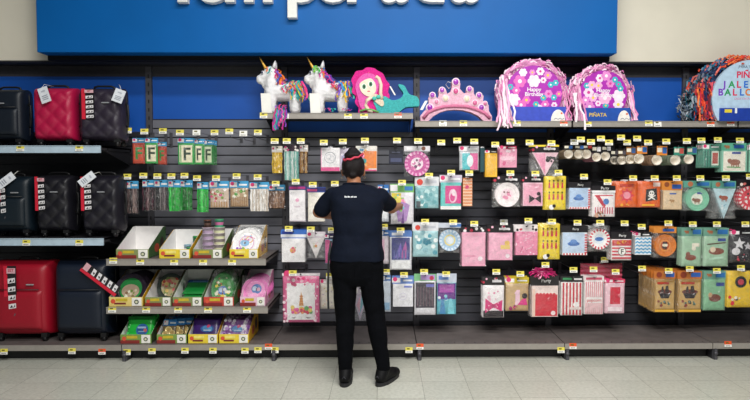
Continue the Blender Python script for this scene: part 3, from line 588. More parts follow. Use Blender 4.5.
RS = [('r', 0, 0, 1, .08, '#f4f2f2'), ('v', 0, 0, 1, .08, 8, '#cc2f44'), ('h', .9, .05, 1, .95, 8, '#cc2f44')]
goods('napkin', (567.5, 182, 591, 209.5), 'pale blue napkins with red striped border', 'right of the upper yellow bag', '#e9edf2', (BK, .2), [('r', .0, .1, .9, 1, '#b4cbe8'), ('e', .45, .5, .25, .1, '#3a6fb8'), ('e', .45, .6, .14, .1, '#5f8fd0')]+RS, y=4.78, n=4, tagx=583.5, tagy=176, t=.022, hops=[('t', 'Party', .55, .5, .36, '#f0f0f0', .36)])
goods('flat', (591.5, 186, 615.5, 217), 'bag of red and white carnival pennants', 'left of the orange packs', '#efe8e8', (BK, .22), [('p', [(.05, .95), (.95, .95), (.5, .35)], '#cc2f44'), ('p', [(.3, .9), (.95, .9), (.62, .45)], '#f4eff0'), ('v', .05, .1, .95, .4, 8, '#c8506a'), ('c', .6, .65, .14, '#4a7cc0'), ('d', .0, .0, .6, .2, 3, 10, .07, ['#8a5a4a', '#cfa08a'])], y=4.76, n=4, tagx=607, tagy=181.5, hops=[('r', .0, .0, 1, .35, '#f0eef0'), ('t', 'Party', .55, .7, .4, '#f0f0f0', .5)])
goods('flat', (614.5, 181, 637.5, 207.5), 'orange bag with red splash print', 'left of the skull bag', '#e8641f', None, [('s', .52, .45, .34, '#d8344a', 8, .6), ('c', .52, .46, .16, '#e88fa0'), ('r', .2, .8, .8, .92, '#c83a1c'), ('d', .1, .05, .9, .12, 3, 5, .05, ['#f2b23a'])], y=4.79, n=4, tagx=632.5, tagy=177.5)
goods('flat', (639, 181, 660.5, 207.5), 'orange bag with black pirate flag and skull', 'left of the kraft napkins', '#e8641f', None, [('p', [(.28, .2), (.85, .28), (.8, .75), (.3, .7)], '#1d1a1f'), ('c', .56, .54, .13, '#f0ece6'), ('r', .5, .36, .62, .46, '#f0ece6'), ('c', .51, .55, .035, '#1d1a1f'), ('c', .61, .55, .035, '#1d1a1f'), ('p', [(.38, .3), (.42, .27), (.76, .45), (.73, .48)], '#f0ece6'), ('p', [(.74, .3), (.7, .27), (.38, .44), (.41, .47)], '#f0ece6'), ('r', .62, .82, .95, .98, '#f0d8d0'), ('r', .1, .03, .7, .1, '#f2b23a')], y=4.77, n=4, tagx=654, tagy=177.5)
goods('napkin', (661, 181, 682.5, 210), 'kraft beige napkin pack', 'between skull bag and green plates', '#d8b890', ('#d98a3a', .3), [('r', .05, .04, .95, .96, '#dfc4a0'), ('r', .35, .78, .7, .86, '#3a5fb0'), ('n', .5, .45, .12, '#b4885c')], y=4.79, n=4, tagx=676, tagy=177.5, t=.024, hops=[('r', .5, .1, .95, .6, '#2f5fb0'), ('c', .25, .6, .12, '#8a4a2a')])
goods('plate', (683, 181, 710.5, 211), 'green rimmed plate pack with sloth-brown animal', 'right of the kraft napkins', '#7cc0a0', ('#5fa090', .2), [('c', .5, .5, .5, '#e6e9da'), ('n', .5, .42, .22, '#8a5a42'), ('r', .5, .8, .85, .92, '#3a4f9a')], y=4.77, n=4, tagx=699.5, tagy=177.5, hops=[('r', .5, .2, .95, .8, '#2f6fb0'), ('c', .25, .5, .1, '#b06a4a')])
goods('penn', (711, 181, 736, 219), 'pale blue pennant set with brown animal', 'right of the green rimmed plates', '#bcd8e0', ('#5fa090', .18), [('n', .5, .68, .16, '#a0523c'), ('d', .35, .3, .65, .55, 3, 6, .04, ['#7fb0c4', '#e9f2f4'])], y=4.78, n=4, tagx=725, tagy=177.5, hops=[('r', .5, .2, .95, .8, '#2f6fb0'), ('c', .25, .5, .1, '#b06a4a')])
goods('plate', (736.5, 179, 762, 210), 'red plate pack with black spots', 'at the right edge of the photo', '#d8384a', (BK, .22), [('d', .1, .1, .9, .9, 3, 10, .08, ['#231d22', '#f0e6e4']), ('c', .6, .5, .12, '#f2ece8')], y=4.77, n=3, tagx=749, tagy=176, edge='#f0dcdc', hops=[('d', .1, .2, .9, .9, 4, 5, .07, ['#d8706a', '#e8d8d0'])])
# --- right bays, third row
goods('napkin', (487, 225, 513.5, 260.5), 'pink napkin pack with gold sticker', 'left of the glittery pink pack', '#eca8c2', (BK, .2), [('r', .04, .04, .96, .96, '#efb0c8'), ('c', .78, .62, .11, '#e8c060'), ('r', .5, .4, .9, .55, '#e8c878'), ('c', .8, .15, .09, '#f7e6ec')], y=4.77, n=4, tagx=503.6, tagy=221.5, t=.026, hops=bh, tc=M('#8a8a84'))
goods('napkin', (514, 225, 538.5, 255.5), 'pink glitter napkin pack', 'left of the lower yellow bag', '#e98fb0', ('#e9e2e4', .2), [('d', 0, 0, 1, 1, 3, 60, .03, ['#f4c6d6', '#d86a94', '#f7dce6'])], y=4.79, n=4, tagx=528, tagy=220, t=.026, hops=[('d', .05, .2, .95, .9, 4, 6, .06, ['#c03048', '#231d22'])])
goods('flat', (538.5, 223.5, 560, 259.5), 'yellow treat bag with red figures and black white foot', 'lower of two yellow bags', '#ecd02c', None, figs, y=4.76, n=3, tagx=551.6, tagy=221, t=.02)
goods('napkin', (560.5, 226, 588, 255.5), 'large pale blue napkins edged in red stripes', 'left of the round striped plates', '#e9edf2', (BK, .2), [('r', .0, .1, .9, 1, '#c0d4ec'), ('e', .45, .5, .25, .1, '#3a6fb8'), ('e', .45, .6, .14, .1, '#5f8fd0')]+RS, y=4.77, n=5, tagx=577, tagy=222, t=.026, hops=[('t', 'Party', .55, .5, .36, '#f0f0f0', .36)])
goods('plate', (588, 226, 610, 252), 'round plates with red striped rim', 'between blue napkins and letter pack', '#f4efee', None, [('c', .5, .5, .5, '#dfe8f2'), ('e', .5, .5, .3, .14, '#3a6fb8')], y=4.74, n=5, tagx=599.6, tagy=222, edge='#d0304a')
goods('flat', (610.5, 232, 632, 260.5), 'red striped banner bag with round F badge', 'left of the blue zigzag cup', '#f0e8e6', (BK, .24), [('h', 0, 0, 1, 1, 6, '#cc2f44'), ('r', 0, .8, 1, 1, '#cc3a34'), ('c', .52, .42, .22, '#1d1a1f'), ('c', .52, .42, .19, '#f4f0ea'), ('t', 'F', .52, .42, .24, '#1d1a1f', .3), ('d', .1, .82, .9, .98, 3, 8, .06, ['#e8b83a', '#d88a2a'])], y=4.78, n=5, tagx=624, tagy=222.5, hops=[('t', 'Party', .55, .5, .36, '#f0f0f0', .4)])
goods('box', (634, 232, 650.5, 254.5), 'cup pack with blue zigzag print', 'between F badge bag and orange plates', '#e9eef2', (BK, .2), [('z', .05, 1, 5, '#3aa0d4')], y=4.79, n=3, t=.04, gap=.05, tagx=641, tagy=226)
goods('plate', (653, 227, 676.5, 258), 'orange round plates with animal face', 'left of the green animal bags', '#d87a2a', ('#d98a3a', .18), [('c', .5, .5, .5, '#e8a050'), ('c', .5, .5, .3, '#c05a24'), ('e', .5, .52, .18, .12, '#efe6d0'), ('r', .35, .6, .65, .72, '#2a2024'), ('n', .5, .35, .14, '#3a2a20')], y=4.78, n=4, tagx=667.6, tagy=222.5, hops=[('r', .4, .2, .9, .7, '#2f5fb0')])
MG = '#a2c6a8'
GH = [('n', .28, .5, .1, '#b06a4a'), ('r', .55, .2, .95, .8, '#2f6fb0')]
goods('flat', (680.5, 228, 702, 266.5), 'mint bag with curled brown animal', 'upper left of the mint bags', MG, ('#6f9f8c', .2), [('e', .45, .28, .3, .1, '#8a4a3a'), ('e', .3, .4, .12, .08, '#8a4a3a'), ('r', .5, .66, .9, .78, '#e9e2d0'), ('e', .6, .6, .12, .08, '#f0ead8')], y=4.77, n=4, tagx=692, tagy=223.5, hops=GH)
goods('flat', (702.5, 228, 729, 266.5), 'wide mint bag with hanging sloth print', 'upper right of the mint bags', MG, ('#6f9f8c', .2), [('e', .5, .5, .34, .12, '#8a5040'), ('e', .35, .56, .12, .1, '#e6d4b8'), ('p', [(.1, .72), (.9, .78), (.9, .82), (.1, .76)], '#5f4a3a'), ('r', .55, .85, .9, .95, '#3a4f9a'), ('p', [(.2, .2), (.8, .25), (.8, .32), (.2, .28)], '#b8dcc4')], y=4.78, n=4, tagx=716, tagy=223.5, hops=GH)
goods('flat', (729.5, 230, 754, 262.5), 'black bag with white star shapes', 'at the right edge above the yellow bag', '#222028', (BK, .15), [('s', .35, .7, .3, '#e4e2e6'), ('s', .75, .6, .2, '#c9c6cc'), ('e', .2, .4, .2, .14, '#dddade'), ('d', .1, .05, .9, .3, 3, 8, .04, ['#d0cdd2', '#c03048'])], y=4.77, n=3, tagx=744.5, tagy=223.5)
# --- right bays, fourth row
goods('flat', (482, 276.5, 504.5, 317.5), 'white loot bag with dotted pink bow', 'lowest bag left of the gold one', '#f4eef0', (BK, .2), [('r', 0, 0, 1, .2, '#241c22'), ('d', .05, .55, .95, .95, 3, 7, .07, ['#e590b0', '#f0c0d2']), ('p', [(.08, .12), (.5, .3), (.92, .18), (.95, .55), (.5, .4), (.1, .6)], '#d8267a'), ('c', .5, .35, .1, '#b81c64'), ('d', .12, .2, .9, .5, 6, 12, .03, ['#f7e4ec'])], y=4.76, n=4, tagx=496, tagy=271, hops=bh)
goods('flat', (505, 277.5, 529, 311), 'tan bag with pink number one', 'right of the dotted bow bag', '#c9a878', ('#d8c030', .16), [('p', [(.4, .2), (.62, .2), (.62, .78), (.48, .78), (.36, .64), (.42, .62)], '#f0c8d8'), ('p', [(.5, .2), (.98, .2), (.9, .5), (.7, .4)], '#e0408c'), ('c', .85, .55, .13, '#2a2026'), ('d', .05, .05, .6, .18, 3, 8, .06, ['#d8267a', '#a02a6a'])], y=4.78, n=4, tagx=520, tagy=273)
goods('napkin', (530, 276, 559, 317), 'red napkins with white scalloped top', 'under the magenta tinsel', '#f0dcd6', (BK, .22), [('r', .12, .02, .98, .72, '#d3243a')]+[('c', .2+.13*i, .72, .06, '#d3243a') for i in range(6)]+[('r', .02, .0, .12, .9, '#e8c8b8'), ('c', .82, .12, .09, '#f0d8d8')], y=4.75, n=5, tagx=545, tagy=264, t=.026, hops=[('t', 'Party', .55, .5, .36, '#f0f0f0', .36)])
# tinsel bundle hanging above the red napkins
tp = P(542, 277, 4.70); tn = thing('tinsel_bundle', 'magenta tinsel bundle hanging over the red napkin pack', 'tinsel', (tp.x, 4.70, tp.z))
for c, sd in (('#d8267a', 1), ('#a81a5c', 2)):
    m = MB(); rr = random.Random(sd)
    for k in range(42):
        a = rr.uniform(0, 2*PI); L = rr.uniform(.05, .115); pts = []
        for j in range(5):
            s_ = j/4; pts.append((math.cos(a)*L*s_+rr.uniform(-.005, .005), -.02+rr.uniform(-.03, .02)*s_, .055+math.sin(a)*L*.45*s_-.02*s_*s_))
        m.ribbon(pts, .007, M(c, .3, coat=.4), (math.sin(a), .3, -math.cos(a)))
    m.build('foil_strands', tn)
m = MB(); m.box(-.012, .012, -.002, .002, .05, .075, M('#e9e6e8')); m.build('clip', tn)
goods('flat', (560, 276, 583, 315.5), 'red and white striped paper bag', 'left of the popcorn bag', '#f2ebe8', (BK, .14), [('v', 0, 0, 1, 1, 6, '#c92a40'), ('e', .72, .32, .16, .08, '#f4f0ee'), ('r', .4, .16, .95, .24, '#e9d8d4')], y=4.77, n=5, tagx=573, tagy=269, hops=[('r', .1, .3, .5, .7, '#3f8f5c'), ('r', .6, .3, .95, .6, '#e6e3e6')])
goods('flat', (583.5, 276, 604, 314.5), 'white popcorn bag with thin red stripes', 'right of the bold striped bag', '#f4eeec', ('#e9dcdc', .12), [('v', 0, 0, 1, 1, 9, '#e08a98'), ('r', .05, .34, .95, .52, '#f4eeec'), ('t', 'popcorn', .5, .43, .1, '#c92a40', .8)], y=4.78, n=4, tagx=593, tagy=268.5, hops=[('r', .1, .2, .9, .7, '#c9506a')])
goods('flat', (604.5, 279, 625, 313.5), 'pink pack with crimson square', 'right of the popcorn bag', '#efc4d0', ('#d83a62', .1), [('r', .22, .3, .78, .88, '#d0203e'), ('r', .1, .05, .9, .2, '#f7e2e8')], y=4.77, n=3, tagx=615, tagy=271)
c1 = P(600, 279, 4.95)
goods('flat', (580, 263, 622, 282), 'wide crimson table runner pack', 'behind the popcorn bag tops', '#c92a4c', None, [('h', 0, 0, 1, 1, 4, '#e0607c')], y=4.96, nohook=False, tagx=604, tagy=259)
PB = [('r', .03, .1, .97, .92, '#c8a263'), ('e', .5, .62, .36, .08, '#6a2a24'), ('p', [(.2, .58), (.8, .58), (.7, .42), (.3, .42)], '#2a2226'), ('p', [(.3, .6), (.45, .6), (.42, .8), (.34, .78)], '#3a2e2e'), ('p', [(.5, .6), (.72, .6), (.66, .82), (.54, .8)], '#3a2e2e'), ('d', .15, .15, .85, .38, 3, 9, .06, ['#2a2226', '#8a3a2a', '#4a6a5a']), ('r', .0, .0, 1, .07, '#e8b440'), ('r', .1, .86, .7, .93, '#b83a24')]
PH = [('r', .55, .2, .95, .8, '#2f5fb0'), ('c', .25, .5, .13, '#8a3a24')]
goods('flat', (653, 271, 675.5, 312.5), 'pirate ship treasure bag on a long stack', 'left of its twin', '#a8803f', ('#c0702e', .18), PB, y=4.74, n=10, gap=.032, tagx=668, tagy=270, hops=PH)
goods('flat', (676.5, 271, 702, 312.5), 'wider pirate ship treasure bag', 'right twin beside the mint bag', '#a8803f', ('#c0702e', .18), PB, y=4.76, n=6, gap=.032, tagx=689, tagy=268, hops=PH)
goods('flat', (702.5, 271, 726, 310.5), 'green bag with curled brown animal', 'lowest mint bag beside the yellow one', '#86bc94', ('#6f9f8c', .2), [('e', .5, .4, .3, .13, '#7a4436'), ('e', .28, .5, .1, .08, '#c9a07a'), ('r', .55, .8, .95, .92, '#3a4f9a')], y=4.78, n=4, tagx=716, tagy=270, hops=GH)
goods('flat', (726.5, 271, 758, 307.5), 'wide yellow bag with black ringed wheels', 'lowest bag at the right edge', '#ecc42c', None, [('c', .42, .72, .19, '#1d1a1f'), ('c', .42, .72, .1, '#c8364a'), ('c', .85, .72, .17, '#1d1a1f'), ('c', .85, .72, .09, '#c8364a'), ('d', .05, .05, .5, .35, 3, 8, .05, ['#1d1a1f', '#d8384a', '#f2ead0'])], y=4.77, n=3, tagx=740, tagy=267, t=.022)
q = P(641, 267.5, 4.72); hook(q.x, q.z-.05, 4.76, q.x, q.z, 'empty wire hook left of the pirate treasure bags')
# striped streamers spilling from the upper shelf end (paper twist hanging)
# ------------------------------------------------------------------ cardboard trays and their goods
def tray(fx0, fx1, zbase, short, front, outer, dep=.36, hb=.225, hf=.070, y0=YF+.03, group='cardboard display trays', tag3=None):
    a = P(fx0, 300, y0).x; b = P(fx1, 300, y0).x; w = (b-a)/2-.002; cx = (a+b)/2
    t = thing('display_tray', short, 'tray', (cx, y0, zbase), group)
    wh = M('#eceae8', .7, var=.03); f = M(front, .5); ou = M(outer, .5); k = .003
    m = MB(); m.box(-w, w, 0, dep, 0, k, wh); m.build('base', t)
    m = MB(); m.box(-w, w, -k, 0, 0, hf, f)
    dd = [('r', .0, .0, .62, .38, '#8a2f2a' if outer != '#d9a520' else front), ('c', .12, .55, .07, '#d8563a'), ('r', .2, .55, .55, .85, '#c8b030' if front != '#e9cf3a' else '#f2e27a'), ('r', .68, .05, .97, .95, '#f1efe8'), ('c', .82, .48, .07, '#3a4a3a' if not tag3 else tag3), ('c', .82, .48, .04, '#d8d8b8')]
    if outer == '#d9a520': dd[0] = ('r', .15, .2, .5, .4, '#7a2f2a')
    design(m, dd, -w, 0, 2*w, hf, -k-.0004); m.box(-w, w, 0, k*.5, 0, hf, wh); m.build('front_panel', t)
    m = MB(); m.box(-w, w, dep-k, dep, 0, hb, wh); m.build('back_panel', t)
    for s in (-1, 1):
        m = MB(); m.T = Matrix.Rotation(PI/2, 4, 'Z')
        pr = [(0, 0), (dep, 0), (dep, hb), (dep*.86, hb), (0, hf)]
        xi = s*(w-k); xo = s*w
        y_in, y_out = -xi, -xo
        lo, hi = min(y_in, y_out), max(y_in, y_out)
        m.prism(pr, lo, hi, ou if s > 0 else wh, ou)
        # inner liner
        li = -s*(w-k-.0008); m.prism(pr, min(y_in, li), max(y_in, li), wh)
        m.T = Matrix.Rotation(PI/2, 4, 'Z'); ey = -s*(w+.0006)
        if s > 0:
            m.add([(dep*.45+.05*math.cos(i*PI/8), ey, hf*.9+.035*math.sin(i*PI/8)) for i in range(16)], [list(range(16))], M('#b04a3a'))
            m.add([(dep*.75+.04*math.cos(i*PI/8), ey, hf*1.3+.05*math.sin(i*PI/8)) for i in range(16)], [list(range(16))], M('#3a2a2a'))
        m.build('side_panel', t)
    t['y'] = 0; del t['y']
    return t, cx, w, y0, dep
GR = '#84905a'; YL = '#e9cf3a'; YO = '#d9a520'
tr = {}
for k, fx0, fx1, z, s, fr, ou in (
    (1, 117, 150, ZT1, 'nearly empty cardboard tray with one pink packet', GR, '#41603a'), (2, 160, 191, ZT1, 'white lined yellow tray with small green cans', YL, YO),
    (3, 193.4, 223.5, ZT1, 'white lined tray holding tall stacks of cups', GR, '#56703c'), (4, 230, 259, ZT1, 'yellow cardboard tray full of white picture plates', YL, YO),
    (5, 109, 143, ZT2, 'yellow fronted tray of dark plates with green scene', '#e6cf7a', YO), (6, 145, 171.5, ZT2, 'tray with a single round dark rimmed plate', GR, '#8a7a5a'),
    (7, 172.5, 202.5, ZT2, 'tray of flat green napkins with blue bands', GR, '#5a7a4a'), (8, 203.5, 234, ZT2, 'tray of green oval plates with blue emblem', '#c8463a', '#4a6a3a'),
    (9, 240, 265.5, ZT2, 'pale pink tray of pink plates with blue emblem', '#e6bcd0', '#d88ab0'), (10, 119.6, 151, ZD, 'bottom tray of bright green bags', '#7a9a4a', '#3a4a2a'),
    (11, 156, 186.5, ZD, 'bottom tray of gold coin bags under blue cards', '#7a9a4a', '#3a4a2a'), (12, 187.5, 217.5, ZD, 'bottom tray of dark purple packs', YL, YO), (13, 218.5, 248.5, ZD, 'rightmost bottom tray of purple and white packs', YL, YO)):
    tr[k] = tray(fx0, fx1, z+.001, s, fr, ou, hb={2: .19, 3: .195, 1: .215}.get(k, .225))
def put(k, name, label, cat, u, yy, z, group=None, rx=0, rz=0):
    """something standing in tray k; u across (-1..1), yy depth from the tray front"""
    t, cx, w, y0, dep = tr[k]
    o = thing(name, label, cat, (cx+u*w, y0+yy, t.location.z+.0035+z), group); o.rotation_euler[0] = rx; o.rotation_euler[2] = rz; return o
# tray 1
o = put(1, 'wrapped_packet', 'pink wrapped packet lying in the nearly empty tray', 'packet', -.45, .10, .0, rz=.25)
m = MB(); m.pillow(-.062, .062, 0, .052, .05, M('#d0348c', .35, coat=.4), 8, 6, 4, .002, 3); design(m, [('r', .25, .3, .75, .7, '#8a2a7a'), ('c', .5, .5, .08, '#f0b8d8')], -.06, .004, .12, .045, -.0256); m.build('wrapper', o)
# cans and cups
def can(k, label, u, yy, z, body, band, lid, r=.026, h=.085, n=1, cat='cup'):
    o = put(k, 'paper_cup_stack', label, cat, u, yy, z)
    for q in range(n):
        m = MB(); z0 = q*.045
        m.lathe([(r*.8, z0), (r, z0+h), (r*1.04, z0+h), (r*1.04, z0+h+.004), (r*.9, z0+h+.004), (r*.76, z0+.012), (.0005, z0+.012)], 'z', M(body, .45, coat=.2), 22)
        m.lathe([(r*.87+.0006, z0+h*.35), (r*.95+.0006, z0+h*.75)], 'z', M(band, .45), 22)
        m.build('paper_cup', o)
    m = MB(); m.lathe([(.0005, n*.045+h-.041), (r*.95, n*.045+h-.041), (r*.95, n*.045+h-.036), (.0005, n*.045+h-.036)], 'z', M(lid, .4), 22); m.build('lid', o)
can(2, 'small green lidded cup at the right of the yellow tray', .72, .27, 0, '#3aa060', '#2f6fb0', '#3aa04a', h=.13, r=.03)
can(2, 'pale blue cup lying low in the yellow tray', .28, .2, 0, '#a8c8d8', '#e9eef0', '#8fb8c8', h=.07, r=.027)
can(2, 'green and blue cup in front in the yellow tray', .66, .12, 0, '#3f9a7a', '#3a6fc0', '#4aa060', h=.06, r=.027)
can(3, 'tall lilac cup tower with brown top left in its tray', -.28, .12, 0, '#c9b8cc', '#b49cb8', '#4a3026', h=.085, r=.043, n=4)
can(3, 'tall pale cup tower with green top right in its tray', .46, .14, 0, '#cfc4c4', '#d8d8b0', '#4aa06a', h=.085, r=.043, n=4)
can(3, 'narrow dark brown can on the lilac cup tower', -.3, .12, .222, '#3a2a28', '#5a4038', '#7a4a34', h=.05, r=.03)
can(3, 'green and pink can on the pale cup tower', .46, .14, .222, '#4f9f84', '#c46a9a', '#4aa06a', h=.055, r=.035)
# leaning plates
def plate(k, label, u, yy, r, ops, rim, lean=-.5, group=None, sx=1, clear=True, base='#eeeeea', z=0):
    o = put(k, 'party_plate', label, 'plate', u, yy, z, group, rx=lean)
    m = MB()
    for q in range(3):
        y_ = q*.005
        m.lathe([(.001, .008+y_), (r*.74, .008+y_), (r*.8, .003+y_), (r, .0+y_), (r, .002+y_), (r*.8, .006+y_), (.001, .0105+y_)], 'y', M(rim, .4), 34, (0, 0, r), smooth=False, sx=sx)
    design(m, ops, -r*.78*sx, r-.78*r, 1.56*r*sx, 1.56*r, .0070); m.build('plate_face', o)
    if clear:
        m = MB(); m.pillow(-r*sx*1.06, r*sx*1.06, -.0, 2.12*r, .034, FILM, 8, 8, 8, .002, int(u*100)+k, y=.006); m.build('clear_wrap', o)
    return o
op4 = [('c', .5, .5, .48, '#f4f2f4'), ('o', .62, .66, .12, .16, '#e8a83a'), ('e', .42, .5, .2, .15, '#7fb8e0'), ('c', .42, .5, .05, '#2a2a3a'), ('o', .5, .5, .3, .33, '#d88ac0'), ('d', .08, .05, .75, .3, 3, 12, .06, ['#c83aa0', '#e8703a', '#8a3ac0', '#f0c83a', '#6fae5a']), ('d', .3, .6, .9, .9, 5, 8, .04, ['#e070b0', '#f0a03a', '#8fc8e8'])]
plg = 'plates leaning in the display trays'
for q in range(5):
    plate(4, ('front white picture plate bag with rainbow doodles in its tray' if q == 0 else ['second', 'third', 'fourth', 'fifth'][q-1]+' from front white doodle plate in its yellow tray'), -.02, .05+.055*q, .114, op4, '#f2f0f0', -.42, plg)
op5 = [('e', .5, .5, .5, .5, '#1f8a40'), ('e', .5, .42, .36, .28, '#b8a088'), ('d', .2, .1, .8, .45, 3, 16, .06, ['#6f8a3a', '#d8d0b0', '#8a6a4a', '#e8e8d0']), ('d', .1, .0, .9, .2, 4, 8, .05, ['#d8e0c0', '#5fae5a'])]
for q in range(4):
    plate(5, 'front dark plate with green scene leaning in its tray' if q == 0 else ['second', 'third', 'fourth'][q-1]+' from front dark plate with green scene', -.03+.05*q, .045+.06*q, .122, op5, '#2a2030', -.4, plg, clear=False)
plate(6, 'single round dark rimmed plate with cream flowers', .12, .20, .108, [('c', .5, .5, .5, '#c8b888'), ('d', .1, .1, .9, .9, 3, 26, .09, ['#efe6c8', '#c8463a', '#e8c87a', '#8aa05a', '#d86a6a'])], '#26362c', -.3, plg, clear=False)
op8 = [('c', .5, .5, .5, '#3a9a3e'), ('d', .05, .05, .95, .95, 8, 34, .09, ['#e8e2c8', '#58b84a', '#e07a3a', '#f2d24a', '#2f7a34', '#d84a3a']), ('c', .5, .42, .26, '#3a6fc4'), ('c', .42, .44, .14, '#b8c8e0'), ('r', .48, .25, .56, .5, '#5a2a4a'), ('c', .62, .46, .09, '#e4e8f0')]
for q in range(4):
    plate(8, 'front green oval plate with blue emblem in its tray' if q == 0 else ['second', 'third', 'fourth'][q-1]+' from front green oval plate with blue emblem', .05, .05+.065*q, .122, op8, '#2f8a3a', -.33, plg, sx=.72)
op9 = [('c', .5, .5, .5, '#e58ac0'), ('c', .55, .58, .24, '#3a6fb4'), ('c', .46, .6, .11, '#b8d0e4'), ('c', .64, .56, .09, '#d8a0b8'), ('r', .52, .48, .58, .62, '#4a2a5a'), ('e', .4, .3, .25, .1, '#f0a8d0')]
for q in range(4):
    plate(9, 'front pink plate with blue emblem in its tray' if q == 0 else ['second', 'third', 'fourth'][q-1]+' from front pink plate with blue emblem', .0, .05+.065*q, .106, op9, '#d86ab0', -.4, plg, clear=q == 0)
# flat or leaning packets
def pack(k, label, u, yy, w, h, t, body, ops, hdr=None, lean=-.4, group='packets standing in the display trays', z=0, name='party_packet', clear=False, rz=0):
    o = put(k, name, label, 'packet', u, yy, z, group, rx=lean, rz=rz)
    m = MB(); m.pillow(-w/2, w/2, 0, h, t, M(body, .4, coat=.4), 8, 8, 10, .0005, k); design(m, ops, -w/2+.004, .006, w-.008, h-.012, -t/2-.0004); m.build('packet_body', o)
    if hdr:
        m = MB(); m.box(-w/2, w/2, -.0015, .0015, h-.002, h+hdr[1], M(hdr[0], .4)); design(m, [('r', .03, .1, .35, .8, '#f0eef0'), ('c', .12, .6, .05, '#e0407a'), ('r', .5, .3, .92, .55, '#dcebf4')], -w/2, h, w, hdr[1], -.0019); m.build('header_card', o)
    if clear:
        m = MB(); m.pillow(-w/2-.004, w/2+.004, -.001, h+.003, t+.012, FILM, 8, 8, 6, .002, k+5); m.build('clear_wrap', o)
    return o
for q in range(2):
    pack(7, ('upper' if q else 'lower')+' flat green napkin packet with blue band', .0, .16, .19, .2, .03, '#1f9a44', [('r', 0, .75, 1, .95, '#2a5fb8'), ('r', .2, .78, .8, .9, '#6f9fd8')], lean=-1.2, z=.02+.038*q)
em = [('c', .6, .42, .24, '#2a6fb4'), ('c', .6, .42, .19, '#1f5a9c'), ('c', .72, .4, .07, '#d86a6a'), ('r', .42, .48, .75, .56, '#a8c8e8'), ('r', .46, .32, .7, .37, '#8fb4dc')]
for q in range(3):
    pack(10, 'front bright green bag with blue emblem' if q == 0 else ['second', 'third'][q-1]+' from front bright green bag', .02, .06+.075*q, .205, .19, .05, '#22c443', [('r', 0, .86, 1, 1, '#14802c'), ('d', .02, .1, .14, .9, 3, 7, .04, ['#8fe89a', '#48d868'])]+em, lean=-.35)
def coins(k, label, u, yy):
    o = pack(k, label, u, yy, .105, .115, .02, '#6a5a3a', [('r', 0, 0, .5, .4, '#a8805a'), ('d', 0, 0, .6, .7, 3, 8, .1, ['#5a9a4a', '#3a7a3a', '#b09a5a'])], ('#2f7fc4', .05), lean=-.35)
    for (cx, cz, r) in ((-.005, .082, .026), (.024, .058, .024), (-.026, .05, .024), (.016, .03, .022)):
        m = MB(); m.lathe([(.0005, -.018), (r*.8, -.018), (r*.86, -.0196), (r, -.019), (r, -.014)], 'y', M('#e0c98a', .35, .3), 20, (cx, 0, cz)); m.disc(cx, cz, r*.55, -.0186, M('#b89a5a', .4)); m.build('gold_coin', o)
for q, (u, yy) in enumerate(((-.42, .06), (.1, .08), (.58, .10), (-.35, .15), (.2, .17), (.62, .19), (-.2, .25), (.4, .26))):
    coins(11, ['front left', 'front middle', 'front right', 'second row left', 'second row middle', 'second row right', 'back left', 'back right'][q]+' gold coin bag in its tray', u, yy)
em2 = [('e', .55, .5, .26, .17, '#2a5fa8'), ('c', .47, .52, .1, '#4a8fc8'), ('c', .6, .62, .07, '#c83a6a'), ('c', .66, .48, .09, '#5a9fd0'), ('r', .42, .4, .7, .46, '#b8d0e8')]
for q in range(3):
    pack(12, 'front dark purple pack with blue emblem' if q == 0 else ['second', 'third'][q-1]+' from front dark purple pack', .0, .06+.08*q, .21, .175, .04, '#3d1a6e', [('d', .05, .05, .95, .3, 4, 9, .05, ['#4d2a84', '#2f1058'])]+em2, lean=-.4)
for q in range(3):
    pack(13, 'front purple and white patterned pack' if q == 0 else ['second', 'third'][q-1]+' from front purple white pack', .0, .06+.08*q, .205, .17, .04, '#8a4aa0', [('d', 0, 0, 1, 1, 4, 40, .07, ['#ece4f0', '#6a2a8a', '#d8c8e4', '#b48ac8', '#f4f0f6'])]+em2, lean=-.4, clear=True)

